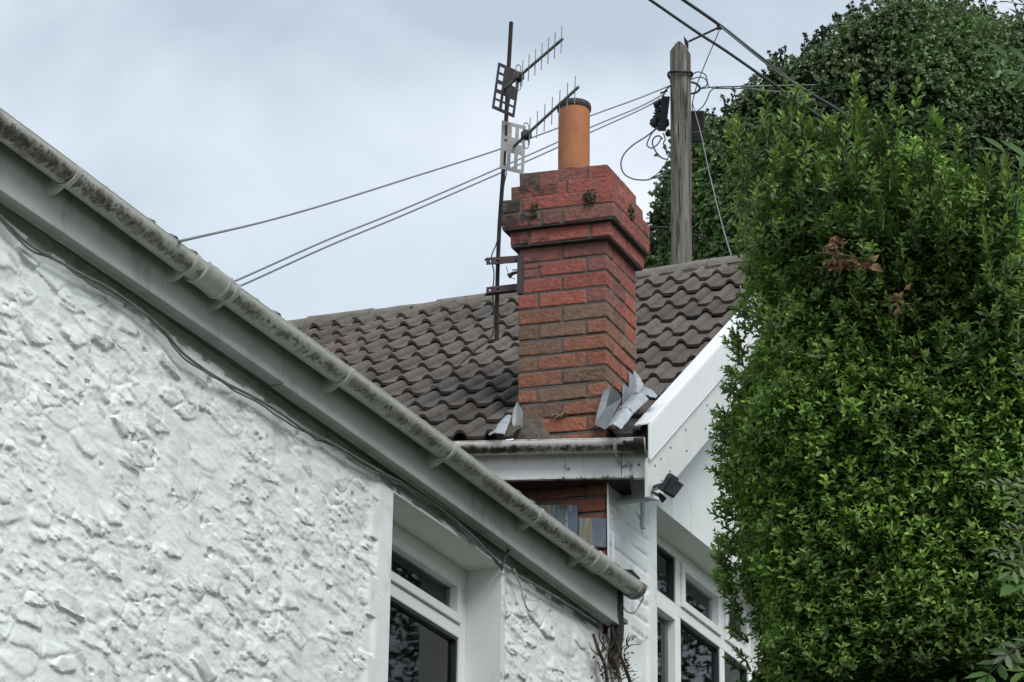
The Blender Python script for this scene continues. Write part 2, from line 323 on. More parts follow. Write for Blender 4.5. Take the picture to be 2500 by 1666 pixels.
def rubble(name, parent):
    mb = MB()
    ss_ = sorted(set(np.round(list(np.arange(SL, -5.75, .05))+dense(-5.75, W0, .0078)+[W0]+dense(W0, W1, .0078)+[W1]+dense(W1, SR, .0065)+[SR], 5)))
    zs = sorted(set(np.round(list(np.arange(0, 4.2, .1))+dense(4.2, WBOT, .0085)+[WBOT]+dense(WBOT, WTOP, .0062)+[WTOP]+dense(WTOP, 6.40, .0062)+[6.40], 5)))
    ss_ = np.array(ss_); zs = np.array(zs); S, Z = np.meshgrid(ss_, zs, indexing='ij')
    h, rough, (a1, r4) = wall_heights(S, Z)
    # smooth render margin round the window, with long-and-short quoin outline
    q = (np.floor(Z/.17) % 2)*.06
    dwin = np.maximum(np.maximum(W0-S, S-W1), Z-WTOP)
    band = np.where(S < (W0+W1)/2, .115+q*.9, .035); band = np.where(Z > WTOP, .10, band)
    mk = ss(0, .03, dwin-band)
    h = h*mk+(1-mk)*(.016-.010*ss(0, 1, 0*h)+.002*fbm(S*10, Z*10, 2))
    edge = ss(.0, .004, np.abs(dwin-.045))*1.
    h -= (1-edge)*.0*mk
    h = np.where((np.abs(dwin) < 1e-4), .016, h)
    top = ss(6.13, 6.24, Z); h = h*(1-.5*top); gap = ss(0, .012, Z-(ZF-.022-.022*fbm(S*3.3, 0*S, 3, 77)-.018*(fbm(S*11, 0*S, 2, 78) > .55))); h = h-.05*gap
    base = np.array([.76, .79, .79])
    cvar = fbm(S*3, Z*3, 3, 5)
    col = np.ones(S.shape+(3,))*base*(1+.07*(cvar-.5))[..., None]
    bare = ss(.66, .76, a1)*ss(.50, .62, fbm(S*2.3, Z*2.3, 3, 15)+.02)
    wn = ss(.5, .8, rough)*ss(.52, .72, fbm(S*7, Z*9, 3, 25))
    col = col*(1-bare[..., None]*.55)+np.array([.34, .30, .25])*bare[..., None]*.55
    col = col*(1-wn[..., None]*.35)+np.array([.46, .45, .43])*wn[..., None]*.35
    G = A0+S[..., None]*dL+Z[..., None]*ZU+h[..., None]*nA
    cs = (S[:-1, :-1]+S[1:, 1:])/2; cz = (Z[:-1, :-1]+Z[1:, 1:])/2
    keep = ~((cs > W0) & (cs < W1) & (cz < WTOP) & (cz > WBOT))
    mb.grid(G, c=col.reshape(-1, 3), mask=keep)
    # thickness: the end returns of the wall
    mb.box(WA(SR-.02, 0, -.40), dL*.02, nA*.39, ZU*6.40, base)
    mb.box(WA(SL, 0, -.40), dL*.02, nA*.39, ZU*6.40, base)
    return obj(name, mb, m_wall, parent, smooth=42)
wallA = rubble('wall', houseA)
wallA['label'] = 'thick white painted rubble stone wall'
# back of the house so it has a body
mb = MB(); mb.box(WA(SL, 0, -5.6), dL*(SR-SL), nA*.3, ZU*6.4, (.66, .69, .68)); obj('rear_wall', mb, m_smooth, houseA)
# window reveal
def reveal(parent, WX, s0, s1, zt, zb, d, m, front=.016, arch=0.):
    mb = MB(); n = 13; dz = .0
    # soffit (slightly arched), jambs, sill
    for i in range(n-1):
        a = s0+(s1-s0)*i/(n-1); b = s0+(s1-s0)*(i+1)/(n-1)
        v = [WX(a, zt, front), WX(b, zt, front), WX(b, zt, -d-.05), WX(a, zt, -d-.05)]
        mb.add(v, [(0, 1, 2, 3)])
    mb.add([WX(s1, zb, front), WX(s1, zt, front), WX(s1, zt, -d-.05), WX(s1, zb, -d-.05)], [(0, 3, 2, 1)])
    mb.add([WX(s0, zb, front), WX(s0, zt, front), WX(s0, zt, -d-.05), WX(s0, zb, -d-.05)], [(0, 1, 2, 3)])
    mb.add([WX(s0, zb, front+.03), WX(s1, zb, front+.03), WX(s1, zb, -d-.05), WX(s0, zb, -d-.05)], [(0, 3, 2, 1)])
    return obj('window_reveal', mb, m, parent)
reveal(houseA, WA, W0, W1, WTOP, WBOT, .16, m_smooth)
def window(parent, WX, s0, s1, zt, zb, d, transom, mull=(), sashes=(), fw=.055, curtains=(), glz=None):
    fr = MB(); dd = nA if WX is WA else nB; dl = dL if WX is WA else dB
    def b(sa, sb, za, zb_, o0, o1, mb=fr): mb.box(WX(sa, za, o0), dl*(sb-sa), dd*(o1-o0), ZU*(zb_-za))
    b(s0, s0+fw, zb, zt, -d-.06, -d); b(s1-fw, s1, zb, zt, -d-.06, -d)
    b(s0+fw, s1-fw, zt-fw, zt, -d-.06, -d-.0005); b(s0+fw, s1-fw, zb, zb+fw, -d-.06, -d-.0005)
    b(s0+fw, s1-fw, transom-.03, transom+.03, -d-.06, -d-.001)
    for m_s in mull:
        b(m_s-.03, m_s+.03, zb+fw, transom-.03, -d-.06, -d-.001); b(m_s-.03, m_s+.03, transom+.03, zt-fw, -d-.06, -d-.001)
    wnd = obj('window', fr, m_upvc, parent, bevel=.004)
    cols = [s0+fw]+[x for m_s in mull for x in (m_s-.03, m_s+.03)]+[s1-fw]
    for i in range(0, len(cols), 2):
        a, c_ = cols[i], cols[i+1]
        for (za, zc, kind) in ((transom+.03, zt-fw, 'top'), (zb+fw, transom-.03, 'low')):
            sw = .045 if (i//2, kind) in sashes else .014
            sm = MB(); o0, o1 = -d-.045, (-d+.012 if sw > .03 else -d-.008)
            g_ = .004
            for (p, q, r_, t_) in ((a+g_, a+sw, za+g_, zc-g_), (c_-sw, c_-g_, za+g_, zc-g_), (a+sw, c_-sw, zc-sw, zc-g_), (a+sw, c_-sw, za+g_, za+sw)):
                b(p, q, r_, t_, o0, o1, sm)
            so_ = obj('sash' if sw > .03 else 'glazing_bead', sm, m_upvc if sw > .03 else m_black, wnd, bevel=.003)
            pm = MB(); b(a+sw-.004, c_-sw+.004, za+sw-.004, zc-sw+.004, -d-.034, -d-.030, pm)
            obj('pane', pm, m_glass, wnd)
    return wnd
TRA = onA(946, 1432, -.16)[1]
winA = window(houseA, WA, W0, W1, WTOP, WBOT, .16, TRA, sashes={(0, 'top')}, fw=.06)
winA['label'] = 'white framed window with a top light, net curtain at its right'
rm = MB()
def roombox(mb, WX, dl, n_, s0, s1, z0, z1, d, dep):
    o = lambda s, z, k: WX(s, z, k)
    mb.box(o(s0-.3, z0-.3, -d-dep), dl*(s1-s0+.6), n_*.02, ZU*(z1-z0+.6))
    mb.box(o(s0-.3, z0-.3, -d-dep), dl*.02, n_*(dep-.1), ZU*(z1-z0+.6)); mb.box(o(s1+.3, z0-.3, -d-dep), dl*.02, n_*(dep-.1), ZU*(z1-z0+.6))
    mb.box(o(s0-.3, z1+.3, -d-dep), dl*(s1-s0+.6), n_*(dep-.1), ZU*.02); mb.box(o(s0-.3, z0-.32, -d-dep), dl*(s1-s0+.6), n_*(dep-.1), ZU*.02)
roombox(rm, WA, dL, nA, W0, W1, WBOT, WTOP, .2, 1.4); obj('room_lining', rm, m_dark, houseA)
def curtain(parent, WX, n_, s0, s1, z0, z1, o, name='curtain'):
    mb = MB(); S = np.linspace(s0, s1, 80); G = np.zeros((80, 2, 3))
    for i, s in enumerate(S):
        k = .012*math.sin(s*95)+.006*math.sin(s*41+1)
        G[i, 0] = WX(s, z0, o+k); G[i, 1] = WX(s, z1, o+k)
    mb.grid(G); mb.grid(G-n_*.004, flip=True); return obj(name, mb, m_curt, parent, smooth='all')
curtain(houseA, WA, nA, W1-.27, W1+.1, WBOT-.1, WTOP-.03, -.34)
# ---- fascia (two boards, a joint between) with a lower lip
OF = .075
fa = MB()
sj = onA(692, 900, OF)[0]
for (a, b_, dz) in ((SL, sj-.002, .0), (sj+.002, -.13, -.006)):
    kn = max(2, int(abs(b_-a)/.4)); ks = np.linspace(a, b_, kn+1)
    bow = lambda s: .026*math.sin(math.pi*min(1, max(0, (s+5.4)/5.3)))+dz
    for (za, zb, oa, ob) in ((.018, .195, OF-.02, OF), (0, .018, OF-.055, OF+.007), (.018, .032, OF, OF+.004)):
        V = []
        for q_ in ks: V += [WA(q_, ZF+za+bow(q_), oa), WA(q_, ZF+za+bow(q_), ob), WA(q_, ZF+zb+bow(q_)*(zb < .1), ob), WA(q_, ZF+zb+bow(q_)*(zb < .1), oa)]
        F_ = [(4*i+k, 4*i+(k+1) % 4, 4*i+4+(k+1) % 4, 4*i+4+k) for i in range(kn) for k in range(4)]+[(0, 3, 2, 1), (4*kn, 4*kn+1, 4*kn+2, 4*kn+3)]
        fa.add(V, F_)
fasciaA = obj('fascia', fa, m_fascA, houseA, bevel=.004)
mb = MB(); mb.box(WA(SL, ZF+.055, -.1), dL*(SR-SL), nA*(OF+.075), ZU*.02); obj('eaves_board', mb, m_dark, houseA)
# ---- gutter A
RG = .056; OG = OF+.068; ZG = 6.468
def gutter(mb, WX, s0, s1, og, zr, r, t=.004, n=18, k0=.5, kx=None, ns=60, wob=0.):
    S = np.linspace(s0, s1, ns)
    def ring(rad, rev=False):
        G = np.zeros((ns, n+1, 3))
        for i, s in enumerate(S):
            dz = wob*math.sin(s*2.1+.4)
            for j in range(n+1):
                q = math.pi*j/n; G[i, j] = WX(s, zr-rad*math.sin(q)+dz, og+rad*math.cos(q))
        return G
    q = np.pi*np.arange(n+1)/n
    kk = k0+np.exp(-((q-.95)/.62)**2)*.55-.25*np.exp(-((q-1.95)/.35)**2)-.25*np.exp(-(q/.25)**2)
    K = np.tile(kk, (ns, 1))
    if kx is not None: K = K+kx(S)[:, None]
    mb.grid(ring(r), k=K); mb.grid(ring(r-t), k=K, flip=True)
    for rr in (0, n):                                   # rolled lips
        G = ring(r-t/2)[:, rr]; mb.tube(G, t*.9, 6, k=K[0, rr])
gm = MB(); gutter(gm, WA, SL, -.10, OG, ZG, RG, ns=90, k0=.38, kx=lambda s: -.07*np.clip((s+3.2)/1.6, -1, 1)+.42*(fbm(s*1.6+3, 0*s, 3, 7)-.5), wob=.004)
gutA = obj('gutter', gm, m_gutA, houseA, smooth=50)
gutA['label'] = 'grey half-round gutter blotched with dark lichen'
def strap(WX, dl, s, og, zr, r, wid, t0, k=.3, name='gutter_clip', parent=None, m=None, up=True):
    mb = MB(); n = 16
    for i in range(n):
        q0 = math.pi*i/n; q1 = math.pi*(i+1)/n
        v = []
        for (ss_, rr, q) in [(a, b_, c_) for a in (0, wid) for b_ in (r, r+t0) for c_ in (q0, q1)]:
            v.append(WX(s+ss_, zr-rr*math.sin(q), og+rr*math.cos(q)))
        mb.add(v, [(0, 1, 3, 2), (4, 6, 7, 5), (2, 3, 7, 6), (0, 4, 5, 1), (0, 2, 6, 4), (1, 5, 7, 3)], k=k)
    return mb
def bracket(WX, dl, s, og, zr, r, of, parent, m, wid=.022, web=True):
    mb = strap(WX, dl, s, og, zr, r+.0005, wid, .006)
    if web:   # curved web plate from the ring back to the fascia
        n = 12; q = np.linspace(.42*math.pi*1.15, math.pi, n)
        poly = [WX(s+wid*.35, zr-(r+.003)*math.sin(a), og+(r+.003)*math.cos(a)) for a in q]
        poly += [WX(s+wid*.35, zr-.01, of+.001), WX(s+wid*.35, zr-.088, of+.001)]
        e0 = np.array([of+.001, zr-.088]); e1 = np.array([og+(r+.003)*math.cos(.48*math.pi), zr-(r+.003)*math.sin(.48*math.pi)])
        for t in (.25, .5, .75): q_ = e0*(1-t)+e1*t; poly.append(WX(s+wid*.35, q_[1]-.008*math.sin(math.pi*t), q_[0]))
        mb.prism(poly, dL*.008, k=.3)
        mb.box(WX(s-.003, zr-.09, of), dL*(wid+.006), (nA if WX is WA else nB_f)*.004, ZU*.085, k=.3)
    return obj('gutter_bracket', mb, m, parent, smooth=35)
for x, y in ((197, 424), (488, 640), (585, 712), (862, 912), (1114, 1096), (1326, 1255), (1447, 1343)):
    s = onA(x, y, OG+RG)[0]; bracket(WA, dL, s-.022, OG, ZG, RG, OF, gutA, m_gutA)
for xa in (505, 1461):                                # joint collars with raised rims
    y = 284+.7305*xa; s = onA(xa, y, OG+RG)[0]; L_ = .17 if xa < 900 else .12
    mb = strap(WA, dL, s, OG, ZG-.001, RG+.001, L_, .007, k=.35)
    for e_ in (0, L_-.012): 
        m2 = strap(WA, dL, s+e_, OG, ZG-.001, RG+.007, .014, .006, k=.25); mb.add(np.vstack(m2.v), m2.f, k=.25)
    obj('gutter_union', mb, m_gutA, gutA, smooth=35)
mb = strap(WA, dL, -.125, OG, ZG, RG, .018, .008, k=.8); m2 = strap(WA, dL, -.10, OG, ZG, RG-.004, .03, .012, k=.95); mb.add(np.vstack(m2.v), m2.f, k=.95)
poly = [WA(-.078, ZG-(RG+.002)*math.sin(a), OG+(RG+.002)*math.cos(a)) for a in np.linspace(0, math.pi, 20)]; mb.prism(poly, dL*.005, k=.9)
obj('gutter_end', mb, m_gutA, gutA, smooth=35)
# rotten fascia end
mb = MB(); mb.box(WA(-.128, ZF-.002, OF-.052), dL*.075, nA*.05, ZU*.19, k=1); mb.tube([WA(-.09, ZF+.02, OF-.02), WA(-.07, ZF-.06, OF-.03), WA(-.075, ZF-.15, .03), WA(-.03, ZF-.24, .03)], [.035, .032, .028, .012], 8); obj('rotten_fascia_end', mb, mat('rotten_wood', (.05, .045, .04), .95, .5, 30, .8, 60), houseA)

# ---- interlocking tiles (shared by both roofs)
def roll_h(u):            # height of the roof profile, u in roll widths
    f = u-math.floor(u); w_ = .48
    return max(0., math.sin(math.pi*f/w_))**.72*.033 if f < w_ else -.004*math.sin(math.pi*(f-w_)/(1-w_))
def tiles(mb, SF, ncol, nrow, lap=.22, thick=.016, cols=None, keep=None, jit=1.):
    """SF(u, v) -> point, normal, down-slope unit; u in rolls, v in rows from the eaves; each tile two rolls wide"""
    for r in range(nrow):
        for t in range(cols[0], cols[1]):
            u0 = t*2.
            if keep and not keep(u0, r): continue
            g_ = random.gauss(0, 1); cc = np.array([.094, .080, .070])*(1+.13*g_)*(1+np.array([.02, 0, -.015])*random.gauss(0, 1))
            cc = np.clip(cc, .045, .2)
            dj = (random.gauss(0, .018)-(.08 if random.random() < .03 else 0))*jit; hj = random.gauss(0, .0022)*jit; tw = random.gauss(0, .0016)*jit
            us = np.array([0, .03, .07, .12, .18, .24, .30, .36, .41, .45, .48, .56, .7, .85, .97]); us = np.concatenate([us, us+1, [2.]]); top = []; bot = []; und = []
            for u in us:
                p0, n0, _ = SF(u0+u*.997, r+dj); p1, n1, _ = SF(u0+u*.997, r+1+lap)
                h = roll_h(u+1e-6)
                if 1.40 < u < 1.47: h -= .007          # interlock groove
                if .97 < u < 1.03: h *= .9
                lift = .020+hj+tw*(u-1)
                bot.append(p0+n0*(h+lift+thick)); top.append(p1+n1*(h*.97+.004)); und.append(p0+n0*(h+lift-.004))
            bm1 = [b_+(t_-b_)*.06 for b_, t_ in zip(bot, top)]
            bot = [b_-SF(u0, r)[1]*.003 for b_ in bot]
            m = len(us); V = und+bot+bm1
            for q_ in (.22, .38, .54, .70, .85, 1.): V = V+[b_+(t_-b_)*q_ for b_, t_ in zip(bot, top)]
            K_ = 8
            F_ = [(k*m+i, k*m+i+1, (k+1)*m+i+1, (k+1)*m+i) for k in range(K_) for i in range(m-1)]
            F_ += [(k*m, (k+1)*m, 0) for k in range(1, K_)]+[(k*m+m-1, m-1, (k+1)*m+m-1) for k in range(1, K_)]
            mb.add(V, F_, cc)
# roof A: eaves over the gutter, pitch 33 degrees, rising away from the street
PA = math.radians(32); upA = -nA*math.cos(PA)+ZU*math.sin(PA); nRA = nrm(nA*math.sin(PA)+ZU*math.cos(PA))
rw = .155
def SFA(u, v): return WA(SR-.02-u*rw, ZG+.0, OG+.004)+upA*(v*.33)-nRA*.028, nRA, -upA
mb = MB(); nc = int((SR-SL)/rw/2)+1
tiles(mb, SFA, 0, 3, cols=(0, nc))
mb.box(WA(SL, ZG-.05, OG-.05)+upA*.2, dL*(SR-SL), upA*3.3, nRA*.01, (.1, .09, .08))
mb.box(WA(SL, ZG-.05, OG-.05)+upA*.9, dL*(SR-SL), upA*2.5, nRA*.06, (.1, .09, .08))
roofA = obj('roof', mb, m_tile, houseA, smooth=35)
mb = MB(); mb.box(WA(SL, ZG-.05, OG-.05)+upA*3.4, dL*(SR-SL), (-nA*math.cos(PA)-ZU*math.sin(PA))*3.3, nRA*.05); obj('rear_roof_slope', mb, m_ridge, houseA)

# ================================================================== HOUSE B (tiled roof, brick chimney)
AZB = 26.0; dB = az(AZB); nBs = az(AZB+90)        # side (gable) wall
AZF = 106.2; dF = az(AZF); nBf = az(AZF+90)        # front wall; dF points right
AZG = 95.6; dG = az(AZG); nG = az(AZG+90)          # eaves line
nB = nBs
B0 = P(1484, 1200, 15.27); B0[2] = 0
def WB(s, z, o=0.): return B0+dB*s+ZU*z+nBs*o
def onB(x, y, o=0.):
    p = hit(x, y, B0+nBs*o, nBs); return (p-B0)@dB, p[2]
def WF(s, z, o=0.): return B0-dF*s+ZU*z+nBf*o      # s grows to the left
def onF(x, y, o=0.):
    p = hit(x, y, B0+nBf*o, nBf); return -(p-B0)@dF, p[2]
houseB = thing('tiled_house', 'white gabled house under a brown roll-tiled roof with a red brick chimney', 'house', B0)
# eaves line
GE = P(1583, 1078, 15.18); ZGB = GE[2]            # right end of the gutter, rim height
def WG(s, z, o=0.): return np.array([GE[0], GE[1], 0])-dG*s+ZU*z+nG*o    # o towards the camera, s to the left
# --- side wall
zLint = onB(1602, 1237)[1]; sOpen = onB(1598, 1300)[0]; sEnd = sOpen+1.75
RB = .045
# roof geometry: eaves point at the verge, ridge line
E0 = P(1578, 1070, 15.19)
ridgeL = P(720, 803, 19.0)
def horaz(a, b, Z):
    pa = P(*a, Z); d = ray(*b); pb = CAM+d*((pa[2]-CAM[2])/d[2]); return pa, pb
rA, rB = horaz((720, 806), (1815, 646), 19.35)
dR = nrm(rB-rA)
AZT = 20.5; dT = az(AZT)                          # direction of the rolls, in plan
def cross2(p, d, q, e_):                           # plan intersection
    A_ = np.array([[d[0], -e_[0]], [d[1], -e_[1]]]); t = np.linalg.solve(A_, (q-p)[:2]); return t[0], t[1]
RWB = .148
NROW = 11
def SFB(u, v):
    """u rolls to the LEFT of the verge, v rows up from the eaves"""
    e_ = E0-dG*(u*RWB); t, _ = cross2(e_, dT, rA, dR)
    top = e_+dT*t; top = np.array([top[0], top[1], rA[2]])
    w_ = v/NROW; bowed = w_+.05*math.sin(math.pi*w_)
    p = e_+(top-e_)*w_; up = nrm(top-e_); n_ = nrm(np.cross(dG, up)); n_ = n_ if n_[2] > 0 else -n_
    # slight sag, the old roof lifts towards the verge near mid-slope
    sag = -.03*math.sin(math.pi*min(max(w_, 0), 1))*(1-math.exp(-(u/9.)**2))
    return p+n_*sag, n_, -up
# verge plan line: from E0, runs parallel to the side wall
AZV = 24.5; dV = az(AZV); tv, _ = cross2(E0, dV, rA, dR); APEX = E0+dV*tv; APEX[2] = rA[2]
print('roofB: rafter plan', cross2(E0, dT, rA, dR)[0], 'rise', rA[2]-E0[2], 'apex px', proj(APEX), 'ridge Z', proj(rA), proj(rB))
mb = MB()
def keepB(u0, r):
    p, _, _ = SFB(u0+1, r+.5); 
    return True
tiles(mb, SFB, 0, NROW, cols=(-2, 20), thick=.016)
# trim tiles beyond the verge line
V = np.vstack(mb.v); q = V-E0; side = q[:, 0]*dV[1]-q[:, 1]*dV[0]       # positive = right of the verge line
sel = side > -.02
corr = side[sel]+.02; nv = np.array([dV[1], -dV[0], 0])
keepf = []
sd_ = side
COx = WF(onF(1480, 1072)[0], 0); Wc = onF(1263, 917)[0]-onF(1480, 1072)[0]; dCx = az(24.5)
qq = V-COx; det = (-dF[0])*dCx[1]-(-dF[1])*dCx[0]
ddx = (qq[:, 0]*dCx[1]-qq[:, 1]*dCx[0])/det; ddy = ((-dF[0])*qq[:, 1]-(-dF[1])*qq[:, 0])/det
sh_ = .44*np.minimum(ddy, 0)
hole = (ddx > -.03+sh_) & (ddx < Wc+.01+sh_) & (ddy < .2)
for f_ in mb.f:
    if min(sd_[i] for i in f_) < -.012 and not all(hole[i] for i in f_): keepf.append(f_)
V[sel] -= corr[:, None]*nv*1.0
mb.v = [V]; mb.f = keepf; mb.c = [np.vstack(mb.c)]; mb.k = [np.concatenate(mb.k)]
roofB = obj('roof', mb, m_tile, houseB, smooth=35)
roofB['label'] = 'brown-grey concrete roll tiles, lapped in uneven rows'
# felt / underside just below the tiles
mb = MB(); G = np.zeros((24, 9, 3))
GM = np.zeros((120, 41, 3)); FM = np.zeros((120, 41), bool)
for i, u in enumerate(np.linspace(0.3, 39, 120)):
    for j, v in enumerate(np.linspace(.05, NROW, 41)):
        p, n_, _ = SFB(u, v); GM[i, j] = p-n_*.012
        q_ = p-COx; ddx_ = (q_[0]*dCx[1]-q_[1]*dCx[0])/det; ddy_ = (-dF[0]*q_[1]+dF[1]*q_[0])/det; FM[i, j] = (-.05 < ddx_-.44*min(ddy_, 0) < Wc+.03) and ddy_ < .2
mb.grid(GM, mask=~(FM[:-1, :-1] | FM[1:, 1:] | FM[1:, :-1] | FM[:-1, 1:])); obj('roofing_felt', mb, m_dark, roofB)
# ridge tiles
rdir = dR; Lr = np.linalg.norm((APEX-rA)[:2]); k = 0; s0 = -1.2
while s0 < Lr+.02:
    L1 = .44; mb = MB(); n = 12; G = np.zeros((6, n+1, 3)); a0 = random.uniform(-.006, .006)
    for i, s in enumerate(np.linspace(0, L1-.006, 6)):
        base = rA+rdir*(s0+s)+ZU*(-.03+a0-.035*math.sin(max(0, min(1, (s0+s)/Lr))*math.pi)*.5)
        for j in range(n+1):
            q_ = math.pi*j/n; nn = np.cross(rdir, ZU); r_ = .105+.004*random.uniform(-1, 1)
            G[i, j] = base+nn*math.cos(q_)*r_*1.12+ZU*math.sin(q_)*r_*.85
    mb.grid(G); mb.grid(G[[0, 0]]*1, mask=None)
    mb.add(np.vstack([G[0], [rA+rdir*s0-ZU*.03]]), [(j, j+1, n+1) for j in range(n)]); mb.add(np.vstack([G[-1], [rA+rdir*(s0+L1)-ZU*.03]]), [(j+1, j, n+1) for j in range(n)])
    if s0+L1 < Lr+.3: obj('ridge_tile', mb, m_ridge, roofB, smooth=50)
    s0 += L1
# mortar bedding under the ridge and moss lumps
mb = MB(); n = 260; G = np.zeros((n, 5, 3))
for i, s in enumerate(np.linspace(-1.1, Lr+.05, n)):
    nn = np.cross(rdir, ZU); nn = nn if nn@FW < 0 else -nn
    drop = .105+.03*vn(np.array([s*9.]), np.array([0.]))[0]+.014*math.sin(s*2*math.pi/RWB)
    for j, (a, b_) in enumerate(((.06, .03), (.10, .0), (.125, -.04), (.135+.02*vn(np.array([s*14.]), np.array([3.]))[0], -drop), (.08, -drop-.03))):
        G[i, j] = rA+rdir*s+nn*a+ZU*(b_-.02)
mb.grid(G); mb.grid(G, flip=True); obj('ridge_mortar', mb, m_ridge, roofB, smooth=60)
def lump(mb, c, r, sq=.6, n=7, col=(1, 1, 1)):
    V = []; F_ = []
    for i in range(n+1):
        for j in range(n*2):
            a = math.pi*i/n; b_ = math.pi*j/n; rr = r*random.uniform(.75, 1.2)
            V.append(np.asarray(c)+rr*np.array([math.sin(a)*math.cos(b_), math.sin(a)*math.sin(b_), math.cos(a)*sq]))
    for i in range(n):
        for j in range(n*2): F_.append((i*2*n+j, (i+1)*2*n+j, (i+1)*2*n+(j+1) % (2*n), i*2*n+(j+1) % (2*n)))
    mb.add(V, F_, col)
mb = MB()
for s in list(rng.uniform(0, Lr-.3, 26)):
    nn = np.cross(rdir, ZU); nn = nn if nn@FW < 0 else -nn
    a = random.uniform(.0, 1.5); lump(mb, rA+rdir*s+nn*math.sin(a)*.115+ZU*(math.cos(a)*.088-.048), random.uniform(.006, .014))
for i in range(260):
    u = random.uniform(0, 34); v = random.randint(0, NROW-1); p, n_, d_ = SFB(u, v+random.uniform(-.02, .06)); lump(mb, p+n_*(.022+max(0, roll_h(u))), random.uniform(.004, .011), .5, 4)
obj('roof_moss', mb, m_moss, roofB, smooth='all')['kind'] = 'stuff'

# --- verge trim and bargeboard, from the eaves corner to the apex
def vline(t, dz=0., o=0.): return E0+(APEX-E0)*t+ZU*dz+np.array([dV[1], -dV[0], 0])*o
vt = MB(); nv3 = np.array([dV[1], -dV[0], 0])
def vboard(mb, t0, t1, z0, z1, o0, o1, cutlow=False):
    a = [vline(t0, z0, o0), vline(t0, z1, o0), vline(t1, z1, o0), vline(t1, z0, o0)]
    if cutlow: a[0] = vline(t0, z0, o0)
    mb.prism(a, nv3*(o1-o0))
vboard(vt, -.01, 1.0, .082, .092, -.055, .034)       # top flange
vboard(vt, -.012, 1.0, -.10, .0815, .020, .034)      # drop face
vboard(vt, -.01, 1.0, -.112, -.1005, .004, .034)
tr = obj('verge_trim', vt, m_barge, houseB, bevel=.003)
bb = MB()
pts = [vline(-.01, -.30, .0), vline(-.01, -.113, .0), vline(1., -.113, .0), vline(1., -.38, .0), vline(.06, -.38, 0), vline(.055, -.40, 0)]
bb.prism(pts, nv3*.018)
obj('bargeboard', bb, m_fascB, houseB, bevel=.002)
mb = MB(); G = np.zeros((2, 2, 3)); G[0, 0] = vline(.05, -.39, 0); G[0, 1] = vline(1, -.39, 0); G[1, 0] = vline(.05, -.39, -.3); G[1, 1] = vline(1, -.39, -.3)
mb.grid(G); obj('verge_soffit', mb, m_fascB, houseB)
mb = MB()
for t in (.02, .06, .10, .19, .30):
    for dz in (-.18, -.30): 
        mb = MB(); p = vline(t+random.uniform(-.01, .01), dz, .0185); mb.lathe(p, [(.0001, .004), (.005, .003), (.006, 0)], 8, axis=nv3); obj('nail_head', mb, m_rust_and_shade, houseB)

# --- side wall as a relief grid: painted brick near the corner, smooth pier, render above the window
xs_ = list(np.arange(0, sOpen+.0001, .009)); 
ssb = np.array(sorted(set(np.round([0.]+xs_+[sOpen]+list(np.arange(sOpen, sEnd, .02))+[sEnd, sEnd+.6], 5))))
zLo = 4.3
zsb = np.array(sorted(set(np.round([0.]+list(np.arange(.5, 5, .25))+list(np.arange(5., zLint, .009))+[zLint]+list(np.arange(zLint, 8.2, .02))+list(np.arange(8.2, 9.9, .1)), 5))))
S, Z = np.meshgrid(ssb, zsb, indexing='ij')
pier = sOpen-.10
crs = .0885; row = np.floor(Z/crs); fz = Z/crs-row; off = (row % 2)*.11
fx = (S+off)/.22; fx = fx-np.floor(fx)
jw = fbm(S*30, Z*30, 2, 3)*.08
jt = np.minimum(ss(.0, .20, np.minimum(fz, 1-fz)+jw-.04), ss(.0, .07, np.minimum(fx, 1-fx)+jw*.3))
h = jt*.008*ss(.40, .60, fbm(S*5, Z*7, 2, 8)+.10)
h = h+.008*(fbm(S*8, Z*8, 3, 4)-.5)
fl = worley(S/.09+.3*Z, Z/.06, 17, 1.); h += .006*(h2(fl[4], fl[5], 5)-.5)*ss(.5, .7, fbm(S*3, Z*3, 2, 6))
ispier = ss(pier-.01, pier+.004, S)
h = h*(1-ispier)+ispier*(.012+.004*(fbm(S*6, Z*6, 2, 9)-.5))
up_ = ss(zLint+.0, zLint+.03, Z)*(1-0*S); h = np.where(S > sOpen-.02, .012+.008*(fbm(S*3, Z*3, 3, 10)-.5), h)
crk = np.abs(fbm(S*2.2, Z*2.6, 3, 12)-.52); h -= .004*ss(.006, 0, crk)*(S > sOpen-.05)
h = np.where(np.abs(S-sOpen) < 1e-4, .012, h); h = np.where((np.abs(Z-zLint) < 1e-4) & (S > sOpen-.01), .012, h)
cw = np.array([.70, .73, .73])
col = np.ones(S.shape+(3,))*cw
cs = (S[:-1, :-1]+S[1:, 1:])/2; cz = (Z[:-1, :-1]+Z[1:, 1:])/2
ztop_at = lambda s: (vline(0, -.34)[2]+(APEX[2]-E0[2])*np.clip((s+.3)/tv, -.1, 1.2))
keep = ~((cs > sOpen) & (cs < sEnd) & (cz < zLint) & (cz > zLo)) & (cz < ztop_at(cs)+.12)
mb = MB(); mb.grid(B0+S[..., None]*dB+Z[..., None]*ZU+h[..., None]*nBs, c=col.reshape(-1, 3), mask=keep)
sideB = obj('side_wall', mb, m_gable, houseB, smooth=30); sideB['label'] = 'white painted brick and render gable wall'
reveal(houseB, WB, sOpen, sEnd, zLint, zLo, .16, m_smooth, front=.012)
mull = onB(1656, 1400, -.16)[0]; trB = onB(1630, 1472, -.16)[1]
mull2 = mull+.62
print('houseB', 'sOpen', sOpen, 'lintel', zLint, 'mull', mull, 'tr', trB, 'rim', ZGB)
winB = window(houseB, WB, sOpen, sEnd, zLint, zLo, .16, trB, mull=(mull, mull2), sashes={(0, 'low'), (1, 'top'), (2, 'top')}, fw=.05)
winB['label'] = 'tall white framed window and door lights partly behind the hedge'
